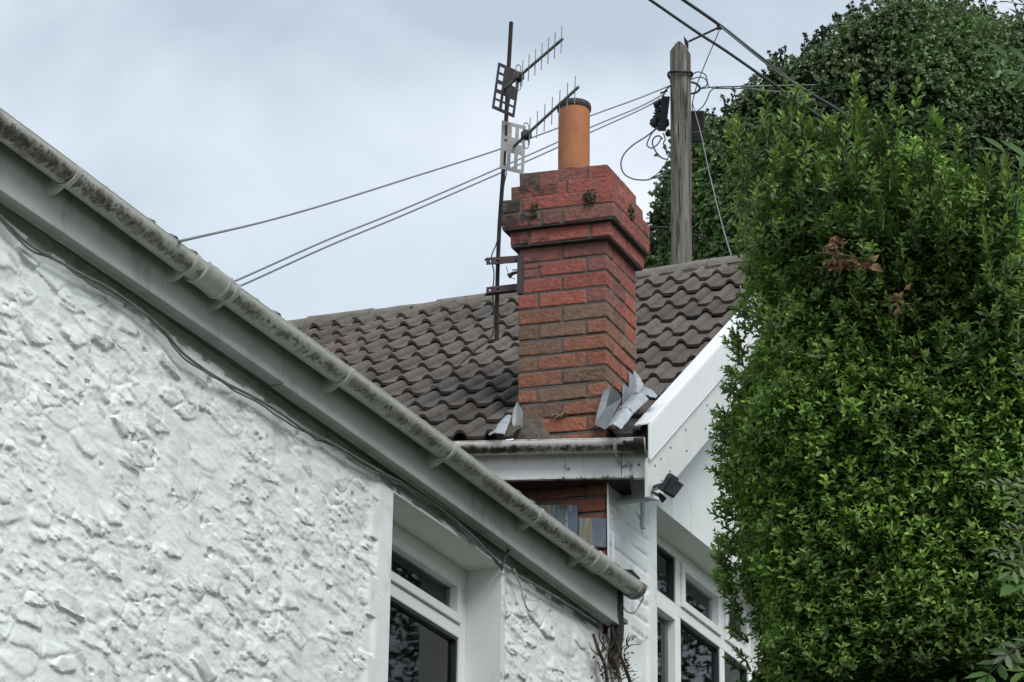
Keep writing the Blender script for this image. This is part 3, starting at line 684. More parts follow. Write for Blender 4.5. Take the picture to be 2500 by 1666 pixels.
rm = MB(); roombox(rm, WB, dB, nBs, sOpen, sEnd, zLo, zLint, .2, 1.3); obj('room_lining', rm, m_dark, houseB)
curtain(houseB, WB, nBs, mull+.34, mull2+.1, zLo, zLint-.03, -.34)
curtain(houseB, WB, nBs, sOpen-.02, sOpen+.05, zLo, trB-.10, -.30)

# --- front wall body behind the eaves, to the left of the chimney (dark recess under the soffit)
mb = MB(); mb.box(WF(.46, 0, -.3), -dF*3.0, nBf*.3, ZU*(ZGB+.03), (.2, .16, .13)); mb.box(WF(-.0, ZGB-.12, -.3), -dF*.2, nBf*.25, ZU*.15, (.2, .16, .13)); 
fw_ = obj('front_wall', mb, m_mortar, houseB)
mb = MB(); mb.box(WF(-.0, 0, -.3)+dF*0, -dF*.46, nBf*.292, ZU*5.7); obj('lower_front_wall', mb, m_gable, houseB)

# --- chimney
CH = houseB
chim_z1 = None
cs0, _ = onF(1480, 1072); cf0 = onF(1263, 917)[0]
AZC = 24.5; dC = az(AZC)                            # side direction of the stack (away from the camera)
CW = cf0-cs0; CDp = .41
CO = WF(cs0, 0)                                     # front right corner in plan
zTop = onF(1477, 401)[1]; print('chimney w', CW, 'top', zTop, 'gutter', ZGB, 'cs0', cs0)
HC = .0880; NC = 40
off_ = {0: 0.004, 1: .036, 2: .068, 3: .068, 4: .036}
brick = MB(); core = MB(); soot_shade = MB()
def corner(dx, dy, z): return CO-dF*dx+dC*dy+ZU*z    # dx to the left, dy away
def bcol(i, edge, zone_low):
    r = random.random()
    if zone_low: base = np.array([.235, .100, .064]) if r < .5 else (np.array([.165, .100, .068]) if r < .75 else np.array([.29, .10, .062])); base = base*random.uniform(.85, 1.12)
    else: base = np.array([.265, .080, .060]) if r < .68 else np.array([.185, .072, .062]); base = base*random.uniform(.86, 1.12)
    return base
for i in range(NC):
    z1 = zTop-i*HC; z0 = z1-HC+(.011 if i < 10 else .015); o = off_.get(i, 0.)
    if i > 18: o -= .0
    W_ = CW+2*o; D_ = CDp+1.35*o; j = .010; low = i > 9+random.uniform(-.5, .5)
    t_ = .10; half = W_/2
    A_type = i % 2 == 1
    L_ = []
    if A_type:
        L_ += [(0, half-j/2, 0, t_), (half+j/2, W_, 0, t_)]
        L_ += [(0, t_, t_+j, t_+j+(D_-t_-j)/2-j/2), (0, t_, t_+j+(D_-t_-j)/2+j/2, D_), (W_-t_, W_, t_+j, t_+j+(D_-t_-j)/2-j/2), (W_-t_, W_, t_+j+(D_-t_-j)/2+j/2, D_)]
        if i in (1, 3): L_ = L_[2:]+[(0, half*.86, 0, t_), (half*.86+j, half*1.08, 0, t_), (half*1.08+j, W_, 0, t_)] if i == 1 else L_[2:]+[(0, half*.9, 0, t_), (half*.9+j, half*1.28, 0, t_), (half*1.28+j*1.5, W_, 0, t_)]
    else:
        sp = .215*(1+2*o/CW*.4)
        L_ += [(0, t_, 0, D_/2-j/2), (0, t_, D_/2+j/2, D_), (W_-t_, W_, 0, D_/2-j/2), (W_-t_, W_, D_/2+j/2, D_), (t_+j, W_-t_-j, 0, t_)]
    for (a, b_, c_, d_) in L_:
        cc = bcol(i, 0, low)
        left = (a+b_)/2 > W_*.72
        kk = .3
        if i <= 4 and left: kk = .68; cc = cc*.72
        elif i in (0,) : kk = .5
        elif i < 5: kk = .52
        elif i < 9: kk = .38
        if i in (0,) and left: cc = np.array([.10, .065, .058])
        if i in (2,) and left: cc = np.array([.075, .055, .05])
        jj = .0036 if i < 10 else .0055
        brick.box(corner(-o+a, -o+c_, z0), -dF*(b_-a), dC*(d_-c_), ZU*(z1-z0), cc, jit=jj, k=kk)
    ins = .005
    core.box(corner(-o+ins, -o+ins, z0+.001), -dF*(W_-2*ins), dC*(D_-2*ins), ZU*(z1-z0+(.0105 if off_.get(i-1, 0) >= o and i else -.003)), k=.3)
    if i in (3, 4): soot_shade.box(corner(-o+.006, -o+.006, z0-.009), -dF*(W_-.012), dC*(D_-.012), ZU*.0095)  # black strips: soot plus painted-in shade under the projecting courses
stack = obj('chimney', brick, m_brick, houseB, bevel=.007)
stack['label'] = 'red brick chimney stack with stepped-out top courses'
obj('mortar_core', core, m_mortar, stack); obj('soot_shade_line', soot_shade, m_soot, stack)
# mortar flaunching and slates under the pot
cc_ = corner(CW/2, CDp/2, 0)
mb = MB(); 
def rect(dx0, dx1, dy0, dy1, z): return [corner(dx0, dy0, z), corner(dx1, dy0, z), corner(dx1, dy1, z), corner(dx0, dy1, z)]
V = rect(.01, CW-.01, .01, CDp-.01, zTop-.005)+rect(.09, CW-.05, .07, CDp-.09, zTop+.035)
mb.add(V, [(0, 1, 5, 4), (1, 2, 6, 5), (2, 3, 7, 6), (3, 0, 4, 7), (4, 5, 6, 7)]); 
mb.box(corner(.09, .03, zTop+.002), -dF*(CW-.13), dC*.30, ZU*.014); obj('flaunching', mb, m_soot, stack, bevel=.003)
pc = P(1401, 395, proj(cc_+ZU*zTop)[2]-.06); pr = .0835; ph = .405
pc[2] = zTop+.01
mb = MB(); mb.lathe(pc, [(pr*.985, 0), (pr, .02), (pr, ph-.03), (pr*1.0, ph-.02), (pr-.018, ph-.02), (pr-.02, .02)], 48, c=(1, 1, 1))
pot = obj('chimney_pot', mb, m_pot, stack, smooth=40); pot['label'] = 'plain orange clay chimney pot with a black rim'
mb = MB(); mb.lathe(pc, [(pr*1.005, ph-.034), (pr*1.085, ph-.026), (pr*1.09, ph-.004), (pr*1.06, ph+.004), (pr-.022, ph+.004), (pr-.024, ph-.03), (pr-.024, 0)], 48)
obj('pot_rim', mb, m_soot, stack, smooth=40)
# rough mortar patch low on the stack's front
def patch(mb, pts, off, plane_on, WX, bump=.01, n=18):
    pass
mb = MB(); a0 = onF(1262, 1078); 
S2 = np.linspace(onF(1342, 1060)[0], onF(1256, 1060)[0], 22); Zs = np.linspace(onF(1262, 1086)[1], onF(1262, 1003)[1], 20); G = np.zeros((22, 20, 3)); K = []
for i, s in enumerate(S2):
    for j, z in enumerate(Zs):
        u = i/21.; v = j/19.; fall = min(1, max(0, 1.25-v*(1.6-.9*u)))*min(1, u*5+.15)
        G[i, j] = WF(s, z, -.012+.030*fall*(1-.35*v)+.008*vn(np.array([s*40]), np.array([z*40]))[0])
mb.grid(G); mb.grid(G, flip=True); obj('mortar_fillet', mb, m_mortar, stack, smooth='all')
# moss tufts in the corbel joints
mb = MB()
def tuft(px, py, rx, ry, n, o=.075):
    for _ in range(n):
        a = random.gauss(0, .45); b_ = random.gauss(0, .45); s, z = onF(px+a*rx, py+b_*ry, o); lump(mb, WF(s, z, o+random.uniform(-.004, .006)), random.uniform(.004, .0085), 1., 4)
tuft(1438, 482, 13, 16, 60); tuft(1306, 507, 6, 14, 22); tuft(1301, 527, 10, 5, 8)
s_, z_ = onF(1376, 610, 0)
for t in range(18):
    a = corner(-.07, random.uniform(.12, .2), zTop-2.6*HC+random.uniform(-.03, .05)); lump(mb, a, .009, 1., 4)
mo = obj('chimney_moss', mb, m_moss, stack, smooth='all'); mo['kind'] = 'stuff'
# little dry weed growing out of the chimney base
mb = MB()
for i in range(16):
    s, z = onF(1368+random.uniform(-14, 14), 1018+random.uniform(-4, 4), .01); a = random.uniform(-1.2, 1.2)
    p0 = WF(s, z, .0); p1 = p0+(-dF*math.sin(a)*-.03+ZU*(.012-.035*random.random()))+nBf*.03; mb.tube([p0, (p0+p1)/2+ZU*.012, p1], [.003, .004, .0005], 5)
obj('chimney_weed', mb, mat('dry_weed', (.20, .17, .07), .9, .3, 40), stack)

# lead flashing
ld = MB()
def lead(): 
    global ld
    if ld.v: obj('lead_flashing', ld, m_lead, stack, smooth=35)
    ld = MB()
def sheet(pts, n_, t=.004): ld.prism(pts, n_*t)
def pf(x, y, o): s, z = onF(x, y, o); return WF(s, z, o)
nCs = nrm(np.array([dC[1], -dC[0], 0]))
def pcside(x, y, o): return hit(x, y, CO+nCs*o, nCs)
# front flap that wraps the corner
ld2 = [pf(1454, 1038, .03), pf(1462, 990, .03), pf(1474, 958, .022), pf(1483, 950, .02)]
cz0 = ld2[-1]
fl_ = [pf(1453, 1038, .05), pf(1457, 1012, .045), pf(1473, 957, .018), pf(1491, 946, .012)]
rightp = [pcside(1519, 973, .012), pcside(1496, 1020, .03), pf(1478, 1050, .07)]
cen = sum(fl_+rightp)/len(fl_+rightp)
V = fl_+rightp; V2 = [v+nBf*.004 for v in V]+[cen+nBf*.02]; nV = len(V)
ld.add(V2, [(i, (i+1) % nV, nV) for i in range(nV)]); ld.add(V2, [((i+1) % nV, i, nV) for i in range(nV)])
lead()
sheet([pcside(*q_, .008) for q_ in ((1519, 966), (1520, 937), (1535, 948), (1535, 908), (1545, 920), (1546, 905), (1553, 962), (1519, 992))], nCs, .005)
# saddle sheet dressed over the roof rolls to the right of the stack
def roofpt(u, v, h=.0): p, n_, _ = SFB(u, v); return p+n_*(max(roll_h(u), -.004)+.045+h)
def uv_of(x, y):
    """roof coordinates under a viewing direction"""
    u, v = 3., 3.
    for _ in range(25):
        q = np.array(proj(roofpt(u, v))[:2]); e_ = np.array([x, y])-q
        J = np.stack([(np.array(proj(roofpt(u+.05, v))[:2])-q)/.05, (np.array(proj(roofpt(u, v+.05))[:2])-q)/.05], 1)
        # smooth surface for the derivative
        d = np.linalg.lstsq(J, e_, rcond=None)[0]; d = np.clip(d, -.5, .5); u += d[0]*.6; v += d[1]*.6
    return u, v
def saddle(q4, n=14, m=10, h=.006, raise_=.02):
    lead(); (a, b_, c_, d_) = [P(*q) for q in q4]; G = np.zeros((n, m, 3))
    for i in range(n):
        for j in range(m):
            u = i/(n-1); v = j/(m-1); p = (a*(1-u)+b_*u)*(1-v)+(d_*(1-u)+c_*u)*v
            G[i, j] = p+(ZU*.6+nG*.4)*raise_*math.sin(math.pi*u)**1.3+ZU*.003*random.uniform(-1, 1)
    ld.grid(G); ld.grid(G-ZU*.003, flip=True)
ZL_ = 15.12
saddle([(1476, 1050, 15.0), (1516, 1047, 14.98), (1550, 1005, 15.15), (1510, 1000, 15.22)], raise_=.035)
saddle([(1508, 1000, 15.2), (1548, 1008, 15.13), (1584, 974, 15.3), (1548, 962, 15.42)], raise_=.03)
saddle([(1546, 964, 15.4), (1560, 962, 15.36), (1572, 940, 15.6), (1549, 905, 15.75)], raise_=.012)
saddle([(1555, 965, 15.4), (1600, 972, 15.35), (1606, 966, 15.4), (1572, 944, 15.6)], raise_=.012)
# left of the stack
lead()
fl2 = [pf(1263, 980, .012), pf(1253, 1002, .05), pf(1249, 1030, .07), pf(1257, 1052, .08), pf(1277, 1040, .03), pf(1277, 1005, .014)]
cen = sum(fl2)/6+nBf*.01; ld.add(fl2+[cen], [(i, (i+1) % 6, 6) for i in range(6)]+[((i+1) % 6, i, 6) for i in range(6)])
saddle([(1192, 1062, 15.2), (1232, 1060, 15.15), (1250, 1015, 15.5), (1232, 1018, 15.5)], raise_=.012)
lead()
# metal cladding panels on the stack below the eaves
cl = MB()
def fpanel(x0, x1, y0, y1, o):
    a = pf(x0, y0, o); b_ = pf(x1, y0, o); c_ = pf(x1, y1, o); d_ = pf(x0, y1, o); 
    for q in (a, b_): pass
    cl.prism([a, b_, c_, d_], nBf*.008)
fpanel(1300, 1411, 1234, 1345, .006); fpanel(1413, 1481, 1266, 1338, .008)
obj('metal_cladding', cl, m_clad, stack, bevel=.002)
mb = MB(); a = pf(1484, 1178, .02); b_ = pf(1486, 1382, .02); mb.bar(a, b_, .008, .012, dF); a = pf(1497, 1300, .02); mb.bar(a, pf(1498, 1392, .02), .006, .01, dF); obj('corner_strip', mb, m_smooth, houseB)
mb = MB(); lump(mb, pf(1462, 1341, .0), .03, .35); obj('vent_hole', mb, m_soot, stack)

# --- fascia B and gutter B
OGB = 0.; RGB_ = .052
fb = MB(); 
fb.box(WG(.015, ZGB-.165, -.078), -dG*3.2, nG*.02, ZU*.145, k=.42)
fb.box(WG(.015, ZGB-.168, -.078), -dG*3.2, nG*.024, ZU*.012, k=.62)
fb.box(WG(.002, ZGB-.172, -.083), -dG*.075, nG*.03, ZU*.15, k=.35)          # corner cover cap
fb.box(WG(.135, ZGB-.17, -.078), -dG*.004, nG*.0225, ZU*.16, k=1.)

mb = MB(); mb.box(WG(.10, ZGB-.163, -.6), -dG*3.2, nG*.51, ZU*.008); obj('soffit', mb, m_rust_and_shade, houseB)  # dark brown colour paints in the shade under the fascia; soffit is not rusty
nf = obj('fascia', fb, m_fascB, houseB, bevel=.003)
mb = MB()
for s in (.05, .115, .40):
    mb = MB(); p = WG(s, ZGB-.12+.02*random.random(), -.0515); mb.lathe(p, [(.0001, .005), (.006, .004), (.007, 0)], 10, axis=nG); obj('screw_head', mb, m_cableg, nf)
gm = MB(); gutter(gm, WG, .02, 3.2, OGB, ZGB, RGB_, ns=60, k0=.34, kx=lambda s: .6*np.exp(-(s/.13)**2)+.22*np.exp(-((s-1.0)/.4)**2))
V = np.vstack(gm.v)
gutB = obj('gutter', gm, m_gutB, houseB, smooth=50); gutB['label'] = 'white half-round gutter stained black with algae'
nB_f = nG
for s in (.155, .935):
    m2 = strap(WG, -dG, s, OGB, ZGB, RGB_, .018, .006, k=.45); 
    m2.tube([WG(s+.01, ZGB-RGB_-.003, 0), WG(s-.005, ZGB-.09, -.035), WG(s-.03, ZGB-.115, -.062)], .005, 6, k=.8)
    obj('gutter_bracket', m2, m_gutB, gutB, smooth=35)
mb = MB(); poly = [WG(.02, ZGB-(RGB_+.003)*math.sin(a), OGB+(RGB_+.003)*math.cos(a)) for a in np.linspace(0, math.pi, 20)]; mb.prism(poly, dG*.006, k=.45)
m2 = strap(WG, dG, .02, OGB, ZGB, RGB_, .05, .005, k=1.3); mb.add(np.vstack(m2.v), m2.f, k=1.3); obj('gutter_end', mb, m_gutB, gutB, smooth=35)

# ================================================================== small fixtures
# floodlight on the corner of house B
fl = thing('floodlight', 'black security floodlight with motion sensor on the white house corner', 'floodlight', P(1590, 1200, 15.2))
LZ = 15.0
mb = MB(); mb.tube(spline([P(1585, 1196, 15.36), P(1600, 1188, 15.1), P(1622, 1182, LZ), P(1640, 1176, LZ)], 5), .009, 7)
mb.tube(spline([P(1583, 1185, 15.36), P(1592, 1200, 15.1), P(1608, 1210, LZ)], 5), .008, 7); mb.tube(spline([P(1590, 1186, 15.2), P(1600, 1196, 15.05), P(1612, 1188, 15)], 4), .004, 6)
mb.lathe(P(1585, 1200, 15.38), [(.0001, .03), (.03, .03), (.034, 0)], 14, axis=nBs); obj('bracket', mb, m_black, fl, smooth=40)
def quadbox(mb, q4, z, depth):
    p = [P(x, y, z_) for (x, y), z_ in zip(q4, z)]; n_ = nrm(np.cross(p[1]-p[0], p[3]-p[0])); n_ = n_ if n_@FW > 0 else -n_; mb.prism(p, n_*depth)
    return n_
mb = MB(); n_ = quadbox(mb, [(1638, 1164), (1671, 1184), (1645, 1218), (1617, 1199)], [14.93, 14.99, 14.96, 14.92], .035); hd = obj('lamp_head', mb, m_black, fl, bevel=.004)
mb = MB(); q = [P(x, y, z_)-n_*.003 for (x, y), z_ in zip([(1640, 1169), (1665, 1184), (1645, 1212), (1623, 1198)], [14.93, 14.985, 14.96, 14.92])]; mb.prism(q, n_*.003); obj('lamp_glass', mb, mat('lamp_lens', (.05, .06, .065), .15, .05, 10), fl)
mb = MB(); quadbox(mb, [(1630, 1166), (1640, 1160), (1660, 1172), (1652, 1180)], [15.0, 15.0, 15.03, 15.03], .03); obj('lamp_driver', mb, m_black, fl, bevel=.006); mb = MB(); quadbox(mb, [(1603, 1207), (1612, 1202), (1628, 1217), (1617, 1230)], [14.98]*4, .035); obj('motion_sensor', mb, m_black, fl, bevel=.006)
# small solar light on the painted brick
sl = thing('solar_light', 'small dark solar wall light above the end of the long grey gutter', 'wall light', WB(.1, 6.2))
a = onB(1524, 1392, 0); s, z = a; s0_, z0_ = onB(1512, 1386, .03)
mb = MB(); mb.prism([WB(s0_, z0_, .01), WB(s0_+.1, z0_-.01, .01), WB(s0_+.1, z0_-.03, .10), WB(s0_, z0_-.02, .10)], ZU*-.012); obj('solar_panel', mb, m_black, sl, bevel=.003)
mb = MB(); mb.prism([WB(s0_+.01, z0_-.013, .012), WB(s0_+.09, z0_-.02, .012), WB(s0_+.08, z0_-.055, .035), WB(s0_+.02, z0_-.05, .035)], ZU*-.012+nBs*.02); obj('lamp_body', mb, m_cableg, sl, bevel=.003)

# wall cables along house A
def wall_line(pts, o=.03, r=.006, n=7, on=onA, WX=WA, wob=.004):
    q = []
    for x, y in pts: s, z = on(x, y, o); q.append(WX(s, z, o))
    q = spline(q, 8); q = q+np.stack([wob*(vn(np.arange(len(q))*.37, np.zeros(len(q)), 3+k)-.5) for k in range(3)], 1)
    return q
D = 1.0625
base = [(-40, 500), (0, 530), (62, 592), (130, 634), (200, 672), (262, 703), (345, 762), (400, 808), (450, 868), (530, 925), (610, 967), (680, 1008), (745, 1052), (805, 1082), (880, 1125), (940, 1160)]
c1 = wall_line([(x, y-2) for x, y in base]+[(985, 1182), (1080, 1245), (1140, 1296), (1205, 1360), (1228, 1383), (1300, 1425), (1390, 1478), (1455, 1520)], .036, wob=.003)
mb = MB(); mb.tube(c1, .0058, 7); tag(obj('wall_cable', mb, m_wallcable), 'long dark grey cable clipped along the rubble wall under the eaves, the upper of two', 'cable', 'cables along the rubble wall')
c2 = wall_line([(x+2, y+7+5*math.sin(x*.031)) for x, y in base]+[(990, 1192), (1085, 1250), (1140, 1304), (1190, 1352), (1226, 1386)], .032, wob=.012)
mb = MB(); mb.tube(c2, .0042, 6); tag(obj('wall_cable', mb, m_wallcable), 'thinner sagging cable just below the long one on the rubble wall, ending by the window', 'cable', 'cables along the rubble wall')
c3 = wall_line([(1266, 1272), (1258, 1305), (1240, 1345), (1228, 1375), (1225, 1392)], .05); mb = MB(); mb.tube(c3, .006, 6); tag(obj('hanging_cable', mb, m_black), 'short black twisted cable dropping from the gutter bracket to the window corner', 'cable')
c4 = wall_line([(1255, 1390), (1262, 1410), (1270, 1428), (1275, 1450), (1284, 1480), (1297, 1492), (1310, 1482), (1322, 1468)], .04); mb = MB(); mb.tube(c4, .0045, 6); tag(obj('loose_wire', mb, m_cablew), 'loose pale wire curling down the rubble wall beside the window', 'wire')
c5 = [P(1522, 1482, 14.8), P(1530, 1493, 14.8), P(1548, 1497, 14.8), P(1560, 1480, 14.85), P(1572, 1455, 14.85)]; mb = MB(); mb.tube(spline(c5, 8), .0035, 6); tag(obj('loose_wire', mb, m_cableg), 'thin looped wire dangling under the open end of the grey gutter', 'wire')
# pipe on the painted brick
mb = MB(); q = [WB(*onB(x, y, .02), .02) for x, y in ((1554, 1180), (1553, 1192), (1566, 1205), (1572, 1220), (1571, 1290))]; mb.tube(spline(q, 6), .013, 9); mb.tube(spline([WB(*onB(x, y, .012), .012) for x, y in ((1535, 1175), (1528, 1200), (1515, 1218), (1508, 1250))], 6), .003, 6); tag(obj('wall_pipe', mb, m_smooth), 'narrow white painted pipe running down the painted brick under the eaves corner', 'pipe')

# bare climber at the foot of the corner
cp = thing('climbing_plant', 'bare brown climber stems on the wall below the gutter end', 'climbing plant', WA(-.1, 0, .05))
mb = MB(); 
def stem(pts, r0, r1):
    q = []
    for x, y, o in pts: s, z = onA(x, y, o); q.append(WA(s, z, o))
    q = spline(q, 6); mb.tube(q, np.linspace(r0, r1, len(q)), 7); return q
for pts in ([(1492, 1500, .05), (1496, 1540, .06), (1510, 1590, .06), (1530, 1640, .07), (1546, 1690, .07)], [(1448, 1548, .05), (1462, 1590, .06), (1478, 1630, .05), (1484, 1690, .05)], [(1505, 1500, .04), (1510, 1550, .03), (1500, 1600, .04), (1520, 1690, .04)]): stem(pts, .007, .010)
main = stem([(1478, 1700, .03), (1500, 1900, .05), (1500, 2600, .05), (1480, 4700, .05)], .015, .03)
for i in range(46):
    x = random.uniform(1462, 1545); y = random.uniform(1560, 1690); a = random.uniform(-2.6, -.5); l = random.uniform(14, 46)
    stem([(x, y, .03), (x+l*.5*math.cos(a), y+l*.5*math.sin(a), .05), (x+l*math.cos(a+.3), y+l*math.sin(a+.3), .08)], .004, .0012)
obj('stem', mb, m_bark, cp, smooth='all')
V = []; cols = []
for i in range(150):
    x = random.gauss(1500, 22); y = random.uniform(1590, 1690); s, z = onA(x, y, .06); p = WA(s, z, random.uniform(.03, .1)); d = nrm(rng.normal(size=3)); e_ = nrm(np.cross(d, rng.normal(size=3))); L1 = random.uniform(.015, .03)
    V.append([p, p+d*L1*.5+e_*L1*.3, p+d*L1, p+d*L1*.5-e_*L1*.3]); c_ = random.choice([(.10, .07, .045), (.16, .13, .10), (.06, .05, .03)]); cols.append(c_)
quads('withered_leaves', np.array(V), np.array(cols), m_dead, cp)
# ================================================================== aerials
mz = 15.36
mast = thing('aerial_mast', 'thin rusty aerial mast strapped to the left side of the brick chimney', 'mast', P(1212, 835, mz-.05))
mp_ = [P(1213, 832, mz-.05), P(1214, 700, mz-.03), P(1219, 560, mz), P(1228, 430, mz+.02), P(1234, 330, mz+.04), P(1240, 200, mz+.06), P(1248, 56, mz+.08)]
mb = MB(); mb.tube(spline(mp_, 6), .0105, 12); obj('pole', mb, m_rust_and_shade, mast, smooth=50)
mb = MB(); lump(mb, P(1248, 56, mz+.08), .0112, .6, 5); obj('end_cap', mb, m_black, mast)
def perf(mb, o, ux, uy, us, vs, holes, th):
    """perforated plate: cells of a grid, holes left out"""
    n_ = nrm(np.cross(ux, uy))*th
    for i in range(len(us)-1):
        for j in range(len(vs)-1):
            if (i, j) in holes: continue
            mb.box(o+ux*us[i]+uy*vs[j], ux*(us[i+1]-us[i]), uy*(vs[j+1]-vs[j]), n_)
for (y0, yl) in ((634, 628), (712, 702)):
    mb = MB(); a = P(1187, y0, mz-.10); b_ = P(1272, yl, mz-.02); ux = nrm(b_-a); Lb = np.linalg.norm(b_-a); hh = .038
    if y0 < 700: us = [0, .02, .030, .055, .072, Lb]; perf(mb, a-ZU*.03, ux, ZU, us, [0, .012, .022, hh], {(1, 1), (3, 1)}, .004); mb.box(a+ZU*(hh-.032), ux*Lb, nrm(np.cross(ux, ZU))*-.03, ZU*.004)
    else: us = [0, .014, .024, .056, .074, Lb]; perf(mb, a-ZU*.012, ux, ZU, us, [0, .010, .020, .034], {(1, 1), (3, 1)}, .004); mb.box(a-ZU*.014, ux*Lb, nrm(np.cross(ux, ZU))*-.03, ZU*.004)
    obj('bracket_arm', mb, m_rust_and_shade, mast)
mb = MB(); a = P(1263, 622, mz-.05); mb.box(a, P(1276, 620, mz-.05)-a, dC*.02, -ZU*.215); obj('bracket_plate', mb, m_rust_and_shade, mast)
mb = MB()
for y_ in (640, 708):
    c_ = P(1215, y_, mz-.03); mb.tube([c_+dF*.016*math.cos(a)+nBf*.016*math.sin(a) for a in np.linspace(0, 2*math.pi, 14)], .004, 6); mb.tube([c_-dF*.02-nBf*.02, c_+dF*.03-nBf*.02], .004, 6)
obj('pole_clamp', mb, m_rust_and_shade, mast)
mb = MB(); mb.tube([P(1241, 676, mz-.05), P(1252, 668, mz-.05), P(1275, 662, mz-.06)], [.014, .009, .006], 7); mb.tube([P(1250, 660, mz-.07), P(1276, 658, mz-.07), P(1310, 655, mz-.12), P(1326, 650, mz-.12)], .003, 6); mb.tube([P(1236, 652, mz-.05), P(1243, 676, mz-.05), P(1258, 682, mz-.05)], .002, 5)
obj('wall_bolt', mb, m_rust_and_shade, mast)
mb = MB(); mb.tube(spline([P(1237, 420, mz-.0), P(1228, 470, mz-.02), P(1226, 540, mz-.03), P(1212, 595, mz-.03), P(1200, 628, mz-.05), P(1206, 668, mz-.05), P(1203, 720, mz-.06), P(1204, 812, mz-.05), P(1160, 856, mz+.0), P(1113, 900, 16.0), P(1067, 941, 15.9), P(1030, 966, 15.7), P(985, 1000, 15.5)], 8), .0035, 6)
tag(obj('aerial_cable', mb, m_cable), 'thin black aerial cable running down the mast and across the roof tiles', 'cable')

def aerial(name, label, bx0, bx1, z0, els, el_len, plate, pm, em, holes, us, vs, grp):
    pa = P(*bx0, z0); d_ = ray(*bx1); pb = CAM+d_*((pa[2]-CAM[2])/d_[2]); bd = nrm(pb-pa)
    t = thing(name, label, 'aerial', pa, grp)
    mb = MB(); mb.bar(pa, pb, .012, .012, np.cross(bd, ZU)); obj('boom', mb, m_boom, t, bevel=.002)
    px = nrm(np.cross(bd, ZU)); px = px if px@RT > 0 else -px
    tl = P(*plate[0], z0+.0); wd = plate[1]; ht = plate[2]; tilt = plate[3]
    uy = nrm(-ZU+px*tilt[0]); ux = nrm(px+ZU*tilt[1])
    mb = MB(); perf(mb, tl, ux, uy, [u*wd for u in us], [v*ht for v in vs], holes, .003); obj('reflector_plate', mb, pm, t)
    for f_ in els:
        c_ = pa+(pb-pa)*f_; l = el_len; mb = MB(); mb.tube([c_-ZU*l*.5+px*-.004, c_+ZU*l*.5], .0029, 6); obj('director_rod', mb, em, t)
        
    cd_ = pa+(pb-pa)*els[0]-bd*.045
    mb = MB(); r_ = .013; lp = [cd_+px*(-r_)-ZU*.06]+[cd_+ZU*.055+px*r_*-math.cos(a)+ZU*r_*math.sin(a) for a in np.linspace(0, math.pi, 8)]+[cd_+px*r_-ZU*.06]+[cd_-ZU*.06+px*r_*math.cos(a)-ZU*r_*math.sin(a) for a in np.linspace(.3, math.pi-.3, 6)]
    mb.tube(lp, .003, 6); obj('folded_dipole', mb, em, t)
    mb = MB(); mb.box(cd_-px*.022-ZU*.02-bd*.02, px*.044, bd*.045, ZU*.04); obj('dipole_box', mb, m_black, t, bevel=.006)
    return t, bd
us = [0, .10, .30, .42, .62, .72, .90, 1.]; vs = [0, .07, .19, .24, .36, .44, .56, .60, .64, .76, .80, .93, 1.]
hl = {(i, j) for i in (1,) for j in (1, 3, 5, 9, 11)} | {(5, j) for j in (1, 3, 9, 11)} | {(3, 8), (3, 10)}
hl = {(1, 1), (1, 3), (1, 5), (1, 8), (1, 10), (5, 1), (5, 3), (5, 8), (5, 10), (3, 8), (3, 10)}
A1, bd1 = aerial('tv_aerial', 'upper television aerial with dark perforated plate, boom against the sky', (1222, 226), (1374, 95), 15.30, np.linspace(.365, .985, 7), .147, ((1217, 152), .128, .268, (-.12, -.17)), m_aludark, m_alu, hl, us, vs, 'television aerials on the mast')
us2 = [0, .13, .27, .42, .58, .72, .88, 1.]; vs2 = [0, .07, .30, .37, .42, .52, .62, .92, 1.]
hl2 = {(i, j) for i in (1, 3, 5) for j in (1, 6)} | {(1, 3)} | {(5, 3)}
A2, bd2 = aerial('tv_aerial', 'lower television aerial with pale grey slotted plate, boom crossing the clay pot', (1250, 362), (1413, 212), 15.26, np.linspace(.28, .95, 7), .150, ((1226, 294), .132, .270, (-.03, -.01)), m_alu, m_alu, hl2, us2, vs2, 'television aerials on the mast')

# ================================================================== pole and overhead wires
PZ = 27.
pole = thing('utility_pole', 'split weathered wooden telephone pole behind the tiled roof', 'pole', [*P(1659, 300, PZ)[:2], 0])
pt = P(1660, 110, PZ); pb_ = P(1657, 640, PZ); dirp = (pt-pb_); nP = 60; n = 28
mb = MB(); zt = pt[2]+.02; Zp = np.concatenate([np.linspace(0, pb_[2], 8), np.linspace(pb_[2]+.05, zt-.30, 40), np.linspace(zt-.28, zt, 12)]); G = np.zeros((len(Zp), n+1, 3))
ctr = pt[:2]
for i, z in enumerate(Zp):
    for j in range(n+1):
        a = 2*math.pi*j/n; sq = 1-.10*abs(math.sin(2*a)); r_ = .093*sq*(1+.012*(zt-z)*.3)
        r_ *= 1+.05*(vn(np.array([a*6.]), np.array([z*.35]))[0]-.5)-.10*max(0, vn(np.array([math.cos(a)*4+2]), np.array([z*.5+math.sin(a)*4]))[0]-.55)*3
        if .93*math.pi*1.5 < a < 1.05*math.pi*1.5: r_ *= .90
        x_ = math.cos(a)*r_; y_ = math.sin(a)*r_; zz = z
        if z > zt-.30: zz = min(z, zt-.02-.9*abs(x_+.012))        # pointed, weathered head
        G[i, j] = [ctr[0]+x_+.002*(z-zt), ctr[1]+y_, zz]
mb.grid(G, k=.5, flip=True); tp = G[-1]; mb.add(np.vstack([tp, [[ctr[0]-.012, ctr[1], zt-.02]]]), [(j, j+1, n+1) for j in range(n)])
obj('wood_shaft', mb, m_wood, pole, smooth=50)
